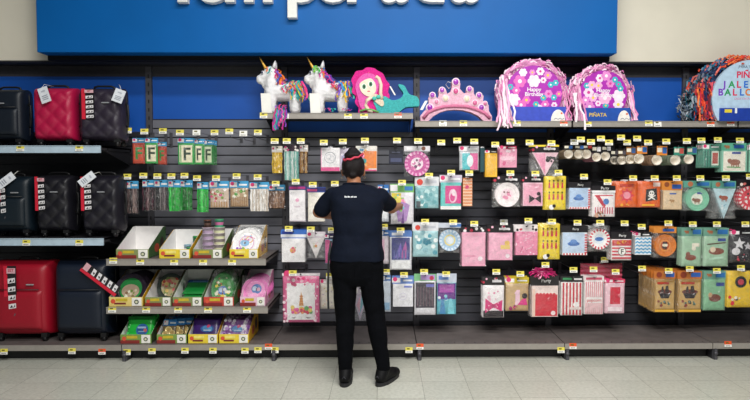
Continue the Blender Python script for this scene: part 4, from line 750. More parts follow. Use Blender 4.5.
# ------------------------------------------------------------------ suitcases
def suitcase(label, bx, yfront, dep, col, zb, quilt=True, strip_=None, papertag=None, wheels=.045, group='suitcases on the left shelves', logo=True, sidelbl=None, rough=.45, pocket=False, sidetag=None):
    bx = (bx[0], bx[1]+2.5, bx[2]-3, bx[3]); a = P(bx[0], bx[3], yfront); b = P(bx[2], bx[1], yfront); w = (b.x-a.x); h = b.z-zb-wheels; cx = (a.x+b.x)/2
    s = thing('suitcase', label, 'suitcase', (cx, yfront+dep/2, zb), group)
    mt = M(col, rough, var=.06, scale=120, bump=.15, bscale=300)
    nx, nz = 44, 56; vs = []; fs = []
    def prof(u, v): return ((1-abs(u)**9)**(1/2.6))*((1-abs(v)**9)**(1/2.6))
    def fy(u, v):
        k = prof(u, v); q = 0
        if quilt:
            X = u*w/2/.072; Z = v*h/2/.072
            q = -.012*abs(math.sin((X+Z)*PI*.62)*math.sin((X-Z)*PI*.62))**.55*min(1, 4*(1-max(abs(u), abs(v))))
            q -= .002
        return -dep/2*k+(q if k > .5 else 0)
    for sg_ in (1, -1):
        for j in range(nz+1):
            for i in range(nx+1):
                u = math.sin(PI/2*(-1+2*i/nx)); v = math.sin(PI/2*(-1+2*j/nz))
                y_ = fy(u, v) if sg_ == 1 else dep/2*prof(u, v)
                vs.append((u*w/2, y_, wheels+h/2+v*h/2))
    W = nx+1; N = W*(nz+1)
    for j in range(nz):
        for i in range(nx):
            q = (j*W+i, j*W+i+1, (j+1)*W+i+1, (j+1)*W+i); fs += [q, tuple(N+k for k in q[::-1])]
    m = MB(); m.add(vs, fs, mt, True); m.build('shell', s)
    zc = wheels+h/2
    m = MB(); n = 40; pts = []
    for k in range(n+1):
        t_ = 2*PI*k/n; c, s_ = math.cos(t_), math.sin(t_)
        pts.append((math.copysign(abs(c)**.28, c)*(w/2+.001), .01, zc+math.copysign(abs(s_)**.28, s_)*(h/2+.001)))
    m.tube(pts, .006, blk, 6); m.build('zipper', s)
    for sx in (-1, 1):
        for sy in (-1, 1):
            m = MB(); x_ = sx*(w/2-.045); y_ = sy*(dep/2-.05)
            m.box(x_-.022, x_+.022, y_-.022, y_+.022, wheels-.012, wheels+.022, blk); m.T = Matrix.Rotation(PI/2, 4, 'Z')
            m.lathe([(.001, -x_-.012), (.0225, -x_-.012), (.0225, -x_+.012), (.001, -x_+.012)], 'y', blk, 16, (y_, 0, .0225)); m.build('wheel', s)
    m = MB(); zt_ = wheels+h
    m.tube([(-.08, 0, zt_-.006), (-.075, 0, zt_+.014), (-.05, 0, zt_+.022), (.05, 0, zt_+.022), (.075, 0, zt_+.014), (.08, 0, zt_-.006)], .008, blk, 8); m.build('top_handle', s)
    m = MB(); m.tube([(w/2-.004, 0, zc-.09), (w/2+.014, 0, zc-.075), (w/2+.018, 0, zc), (w/2+.014, 0, zc+.075), (w/2-.004, 0, zc+.09)], .008, blk, 8); m.build('side_handle', s)
    if pocket:
        m = MB(); m.pillow(-w*.4, w*.4, wheels+h*.1, wheels+h*.62, .05, mt, 10, 10, 10, 0, 1, y=-dep/2+.004); m.build('front_pocket', s)
        m = MB(); m.tube([(-w*.38, -dep/2-.018, wheels+h*.64), (w*.38, -dep/2-.018, wheels+h*.64)], .004, blk, 6); m.build('pocket_zip', s)
    if logo:
        m = MB(); m.box(-.028, .028, -dep/2-.018, -dep/2-.006, 0, .009, M('#c9cbd0', .3, .6)); m.bevel(.001, 1).build('logo_plate', s, ((logo if logo is not True else .18)*w, 0, wheels+h*.70))
    if strip_:
        u0, u1, v0, v1 = strip_; sw = (u1-u0)*w; sh = (v1-v0)*h
        m = MB(); yy = -dep/2-.019
        m.box(0, sw, yy, yy+.0015, 0, sh, M('#17151a', .35, coat=.5))
        ops = [('r', 0, 0, .30, 1, '#d01f38')]
        for k in range(5):
            z0 = .03+k*.16; ops += [('p', [(.36, z0), (.95, z0+.02), (.95, z0+.11), (.36, z0+.09)], '#e6e3e6'), ('p', [(.45, z0+.02), (.7, z0+.03), (.62, z0+.08)], '#17151a'), ('p', [(.72, z0+.02), (.9, z0+.05), (.85, z0+.09)], '#5a565c')]
        ops += [('r', .3, .86, 1, .96, '#d9aab4'), ('t', 'SET', .64, .92, .05, '#b01a30', .5)]
        design(m, ops, 0, 0, sw, sh, yy-.0004); m.build('product_label', s, ((u0-.5)*w, 0, wheels+v0*h))
    if papertag:
        u, v, rot, pw, ph = papertag
        m = MB(); m.box(-pw/2, pw/2, -.001, .001, -ph, 0, M('#dfe3ea', .4)); design(m, [('h', .2, .15, .8, .5, 3, '#9aa0ac'), ('r', .3, .7, .7, .8, '#b8bcc8')], -pw/2, -ph, pw, ph, -.0014)
        o = m.build('hang_tag', s, ((u-.5)*w, -dep/2-.026, wheels+v*h)); o.rotation_euler[1] = rot; o.rotation_euler[0] = R(-6)
        m = MB(); m.tube([(0, 0, 0), ((.5-u)*w*.2, .03, .03), ((.5-u)*w*.5, dep/2+.02, zt_-wheels-v*h+.02)], .0015, wht, 5); m.build('tag_string', o)
    return s
YS = 4.60
suitcase('navy soft suitcase cut by the left edge, top shelf', (-14, 86, 23.5, 140), YS, .20, '#0f1824', ZL1, quilt=False, pocket=True, logo=-.05)
suitcase('crimson quilted suitcase on the top shelf', (32, 84.5, 75, 140), YS, .20, '#b00f42', ZL1, papertag=(.32, .98, -.35, .075, .12), logo=False)
suitcase('dark plum quilted suitcase on the top shelf', (78, 85, 123, 139), YS, .20, '#2b2432', ZL1, strip_=(.13, .42, .40, .97), papertag=(1.06, .95, .35, .08, .10), logo=.17)
suitcase('dark teal suitcase cut by left edge, middle shelf', (-14, 174, 31, 232), YS, .22, '#0c1a24', ZL2, quilt=False, strip_=(.33, .52, .2, .96), papertag=(.72, 1.03, .9, .06, .14), pocket=True, logo=.2)
suitcase('black quilted suitcase in the middle of the middle shelf', (36, 173, 71.5, 232), YS, .22, '#14131b', ZL2, strip_=(.04, .34, .38, .98), logo=.08)
suitcase('black quilted suitcase with white tag, right on middle shelf', (81, 173, 120.5, 232), YS, .22, '#17151f', ZL2, strip_=(.05, .34, .38, .98), papertag=(.42, 1.03, .9, .06, .13), logo=.07)
s = suitcase('large red soft suitcase on the bottom shelf', (-8, 260, 49, 345), YS, .30, '#9c0c24', ZD, quilt=False, strip_=(.27, .49, .25, .96), logo=.22, pocket=True)
s = suitcase('large navy soft suitcase on the bottom shelf', (53, 260, 109, 345), YS, .30, '#0e1828', ZD, quilt=False, logo=False, pocket=True)
# red product strip hanging off the navy case at a slant
m = MB(); design(m, [], 0, 0, 1, 1, 0); sw, sh = .085, .33
m.box(-sw/2, sw/2, -.001, .001, -sh, 0, M('#17151a', .35, coat=.5)); ops = [('r', 0, 0, .3, 1, '#d01f38')]
for k in range(5):
    z0 = .05+k*.15; ops += [('p', [(.36, z0), (.95, z0+.02), (.95, z0+.11), (.36, z0+.09)], '#e6e3e6'), ('p', [(.45, z0+.02), (.7, z0+.03), (.62, z0+.08)], '#17151a')]
ops += [('r', .32, .84, 1, .97, '#d9aab4')]
design(m, ops, -sw/2, -sh, sw, sh, -.0014); lp = P(83, 266, YS-.03); o = m.build('product_label', s, (lp.x-s.location.x, lp.y-s.location.y, lp.z-s.location.z)); o.rotation_euler[1] = R(-52)
# ------------------------------------------------------------------ piñatas on the top shelf
def streamers(name, parent, cols, starts, L, w, seed, drift=(0, 0, -1), spread=.35, wav=.012, n=7):
    m = MB(); rr = random.Random(seed)
    for st in starts:
        d = Vector(drift)+Vector((rr.uniform(-spread, spread), rr.uniform(-spread, spread*.3), rr.uniform(-.2, .2))); d.normalize()
        l = L*rr.uniform(.6, 1.15); p = Vector(st); pts = []
        for j in range(n):
            pts.append(p.copy()); p = p+d*(l/n)+Vector((rr.uniform(-wav, wav), rr.uniform(-wav, wav*.6), 0)); d.z -= .12; d.normalize()
        m.ribbon(pts, w*rr.uniform(.7, 1.3), M(rr.choice(cols), .5), (1, rr.uniform(-.8, .8), rr.uniform(-.3, .3)))
    return m.build(name, parent)
paper = M('#f1f0f2', .85, var=.05, scale=60, bump=.6, bscale=150)
MULTI = ['#e8357f', '#f07a28', '#27b0a8', '#49b848', '#7a4ac0', '#2f8fd8', '#f2c83a']
def unicorn(px, label, seed, green):
    y = 4.83; b = P(px, 112.5, y); k = y/F          # metres per pixel there
    u = thing('unicorn_pinata', label, 'piñata', (b.x, y, ZP1), 'white unicorn piñatas')
    S_ = lambda X, Z: ((X-px)*k, (112.5-Z)*k)
    m = MB(); rr = random.Random(seed)
    d = .065
    def E(X, Z, rx, rz, ry=.06, yy=0): a, c = S_(X, Z); m.ell((a, yy, c), (rx*k, ry, rz*k), paper)
    def C(p, q, ra, rb, yy=0, y2=None):
        a = S_(*p); c = S_(*q); m.cap((a[0], yy, a[1]), (c[0], yy if y2 is None else y2, c[1]), ra*k, rb*k, paper)
    x0 = px-24
    C((x0+17, 90), (x0+37, 90), 9.5, 9.5)                       # trunk
    C((x0+17, 88), (x0+14, 72), 8.5, 6.5)                      # neck
    C((x0+14, 71), (x0+5, 77), 6.3, 4.2)                       # head
    E(x0+3.8, 77.5, 4.2, 4.6, .035)
    C((x0+8, 79), (x0+7.5, 84), 3.4, 2.2)                      # chin fringe
    for X, yy in ((x0+15, -.035), (x0+15, .045), (x0+38, -.035), (x0+38, .045)): C((X, 92), (X, 107.5), 5.6, 4.8, yy)
    voxel(m, 'body', .007, paper, u, smooth=5, noise_amp=.004, noise_scale=40)
    for yy in (-.028, .028):
        m = MB(); a, c = S_(x0+18, 66.5); e = S_(x0+19.5, 59.5)
        m.tube([(a, yy, c), (.5*(a+e[0]), yy*1.05, .5*(c+e[1])), (e[0], yy*1.1, e[1])], [.016, .011, .001], paper, 8); m.build('ear', u)
    m = MB(); a = S_(x0+9.5, 67); e = S_(x0+2.8, 55); pts = []; rs = []
    for i in range(13):
        t = i/12; pts.append((a[0]+(e[0]-a[0])*t, -.0, a[1]+(e[1]-a[1])*t)); rs.append(.0125*(1-t)*(1+.12*(i % 2))+.0006)
    m.tube(pts, rs, M('#d9a944', .4, .3), 10); m.build('horn', u)
    m = MB()
    for sy in (-1, 1):
        a, c = S_(x0+7.2, 71.5); m.ell((a, sy*.044, c), (.011, .006, .013), M('#f6f6f6')); m.ell((a-.002, sy*.049, c), (.007, .004, .010), M('#1f2a5a')); m.tube([(a-.014, sy*.048, c+.014), (a, sy*.052, c+.019), (a+.014, sy*.048, c+.013)], .002, blk, 6)
    m.build('eye', u)
    a, c = S_(x0+14, 66)
    st = [(a+rr.uniform(-.03, .03), rr.uniform(-.055, .03), c+rr.uniform(-.01, .015)) for _ in range(11)]
    streamers('forelock', u, ['#49b848', '#27b0a8', '#2fc0b0'] + (['#f07a28', '#7a4ac0'] if not green else ['#7fc848']), st, .07, .014, seed, spread=.6)
    st = [(S_(x0+18+t*8, 67+t*16)[0]+rr.uniform(-.01, .02), rr.uniform(-.05, .04), S_(x0+18, 66+t*14)[1]) for t in [i/29 for i in range(30)]]
    streamers('mane', u, ['#f07a28', '#7a4ac0', '#e8357f', '#2f6fd0', '#c83a9a'], st, .085, .015, seed+1, (.35, 0, -1), .5)
    st = [(S_(x0+38+rr.uniform(-4, 7), 0)[0], rr.uniform(-.07, .05), S_(0, 81+rr.uniform(-2, 2))[1]) for _ in range(62)]
    streamers('tail', u, MULTI, st, .16, .012, seed+2, (.25, -.1, -1), .55)
    st = [(S_(x0+31+rr.uniform(-4, 4), 0)[0], -.082, S_(0, 83+rr.uniform(-1, 3))[1]) for _ in range(7)]
    streamers('saddle_ribbons', u, ['#f07a28', '#e8357f', '#27b0a8'], st, .06, .012, seed+3, (0, -.05, -1), .15)
    m = MB(); a0 = S_(x0+7, 93); a1 = S_(x0+18, 112)
    m.prism([(a0[0]+.008, a1[1]+.002), (a1[0], a1[1]+.002), (a1[0]-.015, a0[1]), (a0[0], a0[1])], -.118, -.115, wht); o = m.build('price_card', u)
    return u, S_, x0
u1 = unicorn(281, 'left white unicorn piñata with orange and teal mane', 11, False)
u2 = unicorn(328.5, 'right white unicorn piñata with green forelock', 23, True)
# ribbons hanging over the shelf edge belong to the left unicorn
u, S_, x0 = u1
rr = random.Random(4)
st = [(S_(281+rr.uniform(-2, 8), 0)[0], -.10+rr.uniform(-.03, .03), .055+rr.uniform(-.02, .02)) for _ in range(26)]
m = MB()
for s0 in st:
    p = Vector(s0); L = rr.uniform(.06, .15); pts = [p, p+Vector((-.004, -.05, -.015)), Vector((p.x+rr.uniform(-.02, .02), -.155-rr.uniform(0, .015), .012))]
    for j in range(1, 6): pts.append(Vector((pts[2].x+rr.uniform(-.012, .012)-.02*j/5, pts[2].y-rr.uniform(0, .008), .012-L*j/5)))
    m.ribbon(pts, .012, M(rr.choice(['#e8357f', '#27b0a8', '#c83a9a', '#f0a0c8', '#3a5a8a', '#8a4ac0']), .5), (1, rr.uniform(-.6, .6), 0))
m.build('hanging_ribbons', u)
u, S_, x0 = u2
st = [(S_(332+rr.uniform(-6, 18), 0)[0], -.10+rr.uniform(-.03, .03), .045) for _ in range(14)]
streamers('foot_ribbons', u, ['#e8357f', '#c83a9a', '#8a4ac0', '#27b0a8'], st, .05, .011, 9, (.6, -.2, -.3), .6, wav=.008)

# mermaid piñata : thick fringed cut-out
y = 4.80; b = P(380, 112.5, y); k = y/F
mer = thing('mermaid_pinata', 'mermaid piñata with magenta hair and teal fish tail', 'piñata', (b.x, y, ZP1))
T_ = lambda pts: [((X-380)*k, max(.0, (112.5-Z)*k)) for X, Z in pts]
def fringe(c, sc=160): return M(c, .8, var=.16, scale=90, bump=.8, bscale=sc)
def smooth_poly(pts, n=5):
    out = []; N = len(pts)
    for i in range(N):
        p0, p1, p2, p3 = pts[i-1], pts[i], pts[(i+1) % N], pts[(i+2) % N]
        for j in range(n):
            t = j/n
            out.append(tuple(.5*((2*p1[q])+(-p0[q]+p2[q])*t+(2*p0[q]-5*p1[q]+4*p2[q]-p3[q])*t*t+(-p0[q]+3*p1[q]-3*p2[q]+p3[q])*t**3) for q in (0, 1)))
    return out
def slab(parent, name, pts, y0, y1, mat, smooth=True):
    pts = smooth_poly(pts) if smooth else pts
    a = sum(pts[i-1][0]*pts[i][1]-pts[i][0]*pts[i-1][1] for i in range(len(pts)))
    if a < 0: pts = pts[::-1]
    m = MB(); m.prism(pts, y0, y1, mat); return m.build(name, parent)
slab(mer, 'hair', T_([(352, 79), (354.5, 74), (357, 70.5), (363, 69.5), (367, 67), (374, 67.5), (378, 70), (383, 73), (386, 79), (389.5, 84), (388, 90), (389.5, 96), (384, 101), (384, 105), (378, 106), (377, 112), (360, 112), (359, 106), (355.5, 101), (356.5, 95), (352.5, 91), (353.5, 85)]), -.05, .05, fringe('#e0218f'))
slab(mer, 'hair_strands', T_([(356, 86), (359, 78), (366, 73), (374, 74), (379, 80), (377, 92), (370, 100), (364, 108), (360, 104), (358, 95)]), -.062, .0, fringe('#ea62b6'))
slab(mer, 'tail', T_([(374, 99), (384, 95), (392, 99), (400, 97), (403, 92), (399, 86), (398.5, 83.5), (404, 85), (409, 93), (417, 96), (418.5, 104), (414, 105), (405, 106), (398, 111), (390, 112.5), (379, 112.5), (376, 106)]), -.06, .04, fringe('#43b7b8'))
slab(mer, 'body', T_([(371, 95), (376, 93), (381, 96), (384, 102), (382, 105), (377, 102), (373, 98)]), -.068, .0, fringe('#f0dcc4'))
slab(mer, 'face', T_([(360, 84), (364, 80), (371, 78), (375.5, 83), (376, 90), (372, 95), (367, 95), (362, 91)]), -.07, 0, M('#f4e2cc', .7))
m = MB()
for pts in ([(382, 98), (380.5, 92), (381, 84), (379, 78), (376, 76)], [(372, 96), (367, 99), (366, 104), (369, 109), (373, 110)]):
    q = T_(pts); m.tube([(a, -.062, c) for a, c in q], .014, M('#f0dcc4', .7), 10)
m.build('arm', mer)
m = MB(); q = T_([(364.5, 86), (371, 83.5), (369, 90.5), (366.5, 86), (372, 83)])
for a, c in q[:2]:
    m.disc(a, c, .020, -.0706, M('#f8f8f4'), rz=.024); m.disc(a, c, .014, -.0710, M('#3f8f5a'), rz=.019); m.disc(a, c, .007, -.0714, blk, rz=.011)
m.disc(q[2][0], q[2][1], .012, -.0706, M('#d8546a'), rz=.005); m.build('face_print', mer)
m = MB(); q = T_([(369, 75)])[0]; m.T = Matrix.Translation((0, -.058, 0)); m.star(q[0], q[1], .026, -.002, M('#f0a050')); m.build('star_clip', mer)
m = MB(); q = T_([(374.5, 97.5), (378.5, 96)])
for a, c in q: m.ell((a, -.072, c), (.018, .01, .016), M('#4fbfae', .7))
m.build('shell_top', mer)
m = MB(); q = T_([(360, 110), (366, 108), (372, 108.5), (379, 111)]); m.tube([(a, -.07, c) for a, c in q], .008, M('#6fae5a', .7), 8); m.build('leaf_trim', mer)
m = MB(); q = T_([(390, 84), (395, 93)]); m.ribbon([(q[0][0], .02, q[0][1]), (q[1][0], .0, q[1][1])], .012, wht); m.build('paper_tag', mer)

# crown piñata
y = 4.80; b = P(455, 120, y)
cr = thing('crown_pinata', 'pink tiara shaped piñata with lilac jewels', 'piñata', (b.x, y, ZP2))
T_ = lambda pts: [((X-455)*k, max(0, (119.8-Z)*k)) for X, Z in pts]
outer = [(420.5, 119), (420, 114), (423, 110), (427, 106), (428.5, 101), (428, 96), (431, 92.5), (434.5, 93), (437, 97), (438.5, 93), (438, 89), (441, 86), (445, 87), (446.5, 92), (450, 90), (451.5, 85), (451, 80), (454, 78), (458, 78.5), (459.5, 82), (459, 87), (463, 91.5), (466, 91), (466, 87), (469, 85), (472.5, 86), (473, 92), (475, 95), (477, 92), (480, 91.5), (482.5, 94), (482, 100), (485, 100), (487.5, 103), (488, 109), (491, 114), (491, 119), (483, 119)]
inner = [(478, 114), (470, 110), (462, 108), (455, 107.5), (447, 108), (440, 110), (433, 114), (428, 119)]
pts = T_(outer+inner)
a = sum(pts[i-1][0]*pts[i][1]-pts[i][0]*pts[i-1][1] for i in range(len(pts)))
m = MB(); m.prism(pts if a > 0 else pts[::-1], -.04, .04, fringe('#f0bcd2')); m.build('crown_body', cr)
m = MB(); q = T_([(423, 116), (428, 110), (435, 107), (444, 104.5), (455, 104), (466, 104.5), (475, 107), (484, 111), (489, 116)]); m.tube([(a_, -.042, c) for a_, c in q], .014, fringe('#df7fa6'), 8); m.build('rim_band', cr)
for X, Z, c, r in ((432, 93.5, '#b04ac0', 2), (441.5, 88.5, '#b04ac0', 2), (455, 80.5, '#a83ab8', 2.4), (468.5, 87.5, '#b04ac0', 2), (478, 93.5, '#b04ac0', 2), (484, 101.5, '#e07aa8', 1.6), (429.5, 105.5, '#9a2fb0', 2.4), (480.5, 105.5, '#9a2fb0', 2.2), (436, 100, '#e58ab0', 1.8), (474, 101, '#d86a9a', 2), (445, 96.5, '#efe6c8', 2.2), (466, 97, '#efe6c8', 2.2), (455, 89.5, '#d85a94', 2.2)):
    a_, c_ = T_([(X, Z)])[0]; m = MB(); m.ell((a_, -.042, c_), (r*k*1.15, .011, r*k*1.3), M(c, .25, coat=.8)); m.lathe([(r*k*1.1, -.044), (r*k*1.7, -.043), (r*k*1.7, -.039)], 'y', M('#f6dbe6', .6), 16, (a_, 0, c_)); m.build('jewel', cr)
m = MB(); q = T_([(454, 81), (448, 79), (446, 82), (449, 86), (451, 84)]); m.tube([(a_, .02, c_) for a_, c_ in q], .002, wht, 6); m.build('hanging_loop', cr)
m = MB(); q = T_([(426, 99), (421, 108)]); m.ribbon([(q[0][0], -.05, q[0][1]), (q[1][0], -.055, q[1][1])], .022, wht); m.build('paper_tag', cr)

# round flower piñatas
def round_pinata(bx, label, seed, left_stream, y=4.80, boxtop=106):
    xc = (bx[0]+bx[2])/2; b = P(xc, 120, y); r = (bx[2]-bx[0])/2*k; zc = P(xc, bx[1], y).z-ZP2-r
    pn = thing('round_pinata', label, 'piñata', (b.x, y, ZP2), 'round flower piñatas'); rr = random.Random(seed)
    zc = max(zc, .10)
    # drum (cut flat at the shelf)
    n = 48; prof = []
    pts = []
    for i in range(n):
        a = 2*PI*i/n; pts.append((r*math.cos(a), max(.001, zc+r*math.sin(a))))
    m = MB(); m.prism(pts, -.035, .13, fringe('#e79ac8')); m.build('drum', pn)
    m = MB()   # tinsel rim
    for i in range(480):
        a = rr.uniform(-.25, PI+.25); rad = r*rr.uniform(.80, 1.03); yy = rr.uniform(-.082, .13); L = rr.uniform(.02, .055)
        p = Vector((rad*math.cos(a), yy, zc+rad*math.sin(a))); tdir = Vector((-math.sin(a), rr.uniform(-.6, .3), math.cos(a)))*rr.choice((-1, 1))
        p2 = p+tdir*L*.5+Vector((math.cos(a), 0, math.sin(a)))*rr.uniform(-.006, .012); p3 = p+tdir*L+Vector((0, 0, -.012))
        if min(p2.z, p3.z) < .005: continue
        m.ribbon([p, p2, p3], .012, M(rr.choice(['#f3c6dd', '#ee9fcb', '#f7e2ec', '#e07fba']), .5), (math.cos(a), .5, math.sin(a)))
    m.build('tinsel_rim', pn)
    m = MB(); rc = r*.80; yc = -.072
    cp = [(rc*math.cos(2*PI*i/40), max(.02, zc+rc*math.sin(2*PI*i/40))) for i in range(40)]
    m.prism(cp, yc, yc+.03, M('#b02bb2', .4, coat=.3))
    fl = []
    for i in range(260):
        a = rr.uniform(0, 2*PI); q = rc*.93*math.sqrt(rr.random()); X, Z = q*math.cos(a), zc+q*math.sin(a); s = rr.choice((.024, .032, .04, .05))
        if Z < .085 or math.hypot(X, Z-zc)+s > rc: continue
        if abs(X) < .10 and abs(Z-zc-.02) < .045: continue
        if any(math.hypot(X-f[0], Z-f[1]) < (s+f[2])*.74 for f in fl): continue
        fl.append((X, Z, s))
    for X, Z, s in fl:
        col = rr.choice(['#f2b4dc', '#e86cc0', '#f4d8ec', '#e48ad0', '#d8b4f0', '#f6e4f2']); big = s > .025
        if not big and rr.random() < .5: col = '#35b8c4'
        design(m, [('f', 0, 0, s, col, rr.choice(['#f2d24a', '#f4eef4', '#d83a9a']))], X, Z, 1, 1, yc)
    m.text('Happy', 0, zc+.035, .030, yc-.0012, M('#f6eef6'), offset=.02); m.text('Birthday', 0, zc-.002, .030, yc-.0012, M('#f6eef6'), offset=.02)
    m.build('picture_card', pn)
    m = MB(); wb = r*.80; hb = (120.5-boxtop)*k
    m.box(-wb*.86, wb*1.12, -.092, -.076, .001, hb, M('#3a4fc0' if seed == 1 else '#1f4fa8', .4))
    lx = wb*1.12
    m.prism([(lx*.52+.5*lx*.46*(1-math.cos(i*PI/10)), .004+hb*.78*math.sin(i*PI/10)) for i in range(11)][::-1], -.0935, -.092, M('#efe9e2'))
    m.tube([(lx*.62+.016*j, -.0945, .018+.010*(j % 2)) for j in range(6)], .002, M('#6a7a9a'), 5); m.disc(lx*.86, hb*.56, .008, -.0942, M('#e06a4a'))
    if seed != 1:
        m.text('PIÑATA', -wb*.25, hb*.5, .028, -.0925, M('#d8b83a'), offset=.02)
    m.build('base_box', pn)
    st = [(-r*rr.uniform(.78, 1.0), rr.uniform(-.1, -.04), zc+r*rr.uniform(-.35, .55)) for _ in range(left_stream)]
    m = MB()
    for s0 in st:
        p = Vector(s0); over = rr.random() < .35; pts = [p]
        zend = .006 if not over else -.085*rr.random(); yo = -.185-rr.uniform(0, .02) if over else p.y-.03; steps = 7; z0 = p.z
        dx = rr.uniform(-.05, .06)
        for j in range(1, steps+1):
            t = j/steps; z_ = z0+(zend-z0)*t
            yy_ = p.y+(yo-p.y)*min(1, t*1.6)
            pts.append(Vector((p.x+dx*t+rr.uniform(-.008, .008), yy_, z_)))
        m.ribbon(pts, .014, M(rr.choice(['#f5dbe8', '#f0a8cf', '#f7ecf2', '#e48abc']), .5), (1, rr.uniform(-.5, .5), 0))
    m.build('paper_streamers', pn); m = MB()
    st2 = [(r*rr.uniform(.82, 1.0), rr.uniform(-.08, .0), zc+r*rr.uniform(-.3, .2)) for _ in range(12)]
    for s0 in st2:
        p = Vector(s0); pts = [p+Vector((rr.uniform(0, .02)*j*.5, -.008*j, -(p.z-.01)*j/5)) for j in range(6)]
        m.ribbon(pts, .013, M(rr.choice(['#f5dbe8', '#f0a8cf', '#e48abc']), .5), (1, rr.uniform(-.5, .5), 0))
    m.build('paper_streamers', pn)
round_pinata((497, 60, 566, 122), 'left round pink flower piñata with long white streamers', 1, 40)
round_pinata((570, 66, 629, 122), 'right round pink flower piñata, smaller, on dark blue box', 2, 14, boxtop=107)

# big multicoloured piñata at the right edge
y = 4.80; xc = 735; b = P(xc, 120, y); r = 48*k; zc = .115
pn = thing('round_pinata', 'large multicoloured tinsel piñata with white lettered disc', 'piñata', (b.x, y, ZP2))
rr = random.Random(8)
m = MB(); pts = [(r*.95*math.cos(2*PI*i/48), max(.001, zc+r*.95*math.sin(2*PI*i/48))) for i in range(48)]
m.prism(pts, -.06, .10, fringe('#27406a')); m.build('drum', pn)
pal = [(2.9, ['#16405e', '#1f6f78', '#26303f', '#5a6a7a', '#8a94a0']), (2.35, ['#1b2c52', '#16607a', '#c0402f', '#10324a']), (1.9, ['#0f5f84', '#16386a', '#d8482c']), (1.0, ['#e8542a', '#f0763a', '#d83a3a']), (-1, ['#e8542a', '#16607a', '#d83a3a'])]
m = MB()
for i in range(800):
    a = rr.uniform(-.2, PI+.2); rad = r*rr.uniform(.86, 1.06); yy = rr.uniform(-.12, .11); L = rr.uniform(.03, .08)
    cols = next(c for t, c in pal if a >= t)
    p = Vector((rad*math.cos(a), yy, zc+rad*math.sin(a))); td = Vector((-math.sin(a), rr.uniform(-.8, .2), math.cos(a)))*rr.choice((-1, 1))
    p2 = p+td*L*.5+Vector((math.cos(a), 0, math.sin(a)))*rr.uniform(-.004, .018); p3 = p+td*L+Vector((rr.uniform(-.01, .01), 0, -.015))
    if min(p.z, p2.z, p3.z) < .004: continue
    m.ribbon([p, p2, p3], .014, M(rr.choice(cols), .45), (math.cos(a), .5, math.sin(a)))
m.build('tinsel_rim', pn)
m = MB()
for i in range(110):
    X = -r*rr.uniform(.50, .98); Z = zc+r*rr.uniform(.05, .55)*(.9 if X < -r*.8 else 1); p = Vector((X, -.09-rr.uniform(0, .03), Z)); pts = []
    dx = rr.uniform(-.02, .06)
    for j in range(7): pts.append(Vector((X+dx*j/6+rr.uniform(-.012, .012), p.y-rr.uniform(0, .02), max(.006, Z-(Z-.004)*j/6*rr.uniform(.7, 1)))))
    m.ribbon(pts, .013, M(rr.choice(['#e8482a', '#f0632e', '#d82f3a', '#c02a4a', '#f07a3a', '#7a2a3a', '#243a6a', '#a02a3a', '#1d4a70']), .45), (1, rr.uniform(-.6, .6), 0))
m.build('orange_streamers', pn)
m = MB()
for i in range(46):
    X = -r*rr.uniform(.95, 1.18); Z = zc+r*rr.uniform(.0, .75)*.6; pts = [Vector((X+rr.uniform(-.02, .02)*j+.01*j, rr.uniform(-.08, .08), max(.006, Z+.03*math.sin(j)-.022*j))) for j in range(5)]
    m.ribbon(pts, .011, M(rr.choice(['#b8c4d0', '#7f9fb0', '#2f7f90', '#d0d4da', '#5a6a80']), .35), (1, .4, .4))
m.build('silver_streamers', pn)
m = MB(); rc = 38*k; yc = -.14; ox = 5*k; zq = .17
m.prism([(ox+rc*math.cos(2*PI*i/44), max(.004, zq+rc*math.sin(2*PI*i/44))) for i in range(44)], yc, yc+.03, M('#b9d4ea', .45, coat=.3))
m.text('¡PARA TU FIESTA!', ox, zq+.25, .020, yc-.0008, M('#2a3a5a'), wmax=.22)
m.text('PIÑATA', ox, zq+.19, .048, yc-.0008, M('#d8345a'), wmax=.24, offset=.03)
for t_, z_, x0_ in (('JALE POR', .115, -.22), ('BALLOON', .055, -.25)):
    cx_ = x0_
    for i, ch in enumerate(t_):
        if ch != ' ': m.text(ch, ox+cx_+.01, zq+z_, .050, yc-.0009, M(['#7a3ac0', '#2f9a5a', '#d8345a', '#2f6fd0', '#e07a2a', '#c03a9a'][i % 6]), offset=.03)
        cx_ += .055 if ch != 'I' else .03
m.text('CADA CINTA UNA SORPRESA', ox, zq+.005, .014, yc-.0008, M('#d84a8a'), wmax=.32)
m.build('picture_card', pn)
m = MB(); m.box(ox-31*k, ox+46*k, yc-.02, yc-.002, .001, .10, M('#1f3fa0', .4)); m.box(ox-27*k, ox-20*k, yc-.0215, yc-.02, .065, .09, M('#e8d03a')); m.box(ox-17*k, ox-15*k, yc-.0215, yc-.02, .06, .10, M('#e8eef4')); m.build('base_box', pn)
# ------------------------------------------------------------------ the woman
skin = M('#a8704f', .55, var=.05, scale=20)
YW = 4.10
bp = P(357, 384, YW); ORG = Vector((bp.x, YW, 0))
pw = thing('person', 'woman seen from behind in dark tee and black trousers reaching to the shelf', 'person', ORG)
def W(px, py, y): return P(px, py, y)-ORG
kw = YW/F
m = MB()
def cap(p, q, ra, rb, mm=None): (mm or m).cap(p, q, ra, rb, skin)
def loft(mm, rings, n=28):
    """rings: (centre px, py, half width px, half depth m, y)"""
    vs = []
    for (px, py, hw, hd, y) in rings:
        c = W(px, py, y)
        for k in range(n):
            a = 2*PI*k/n; ca, sa = math.cos(a), math.sin(a)
            vs.append((c.x+math.copysign(abs(ca)**.85, ca)*hw*y/F, c.y+math.copysign(abs(sa)**.85, sa)*hd, c.z))
    fs = [(i*n+k, (i+1)*n+k, (i+1)*n+(k+1) % n, i*n+(k+1) % n) for i in range(len(rings)-1) for k in range(n)]
    fs += [list(range(n)), list(range((len(rings)-1)*n, len(rings)*n))[::-1]]
    mm.add(vs, fs, skin, True)
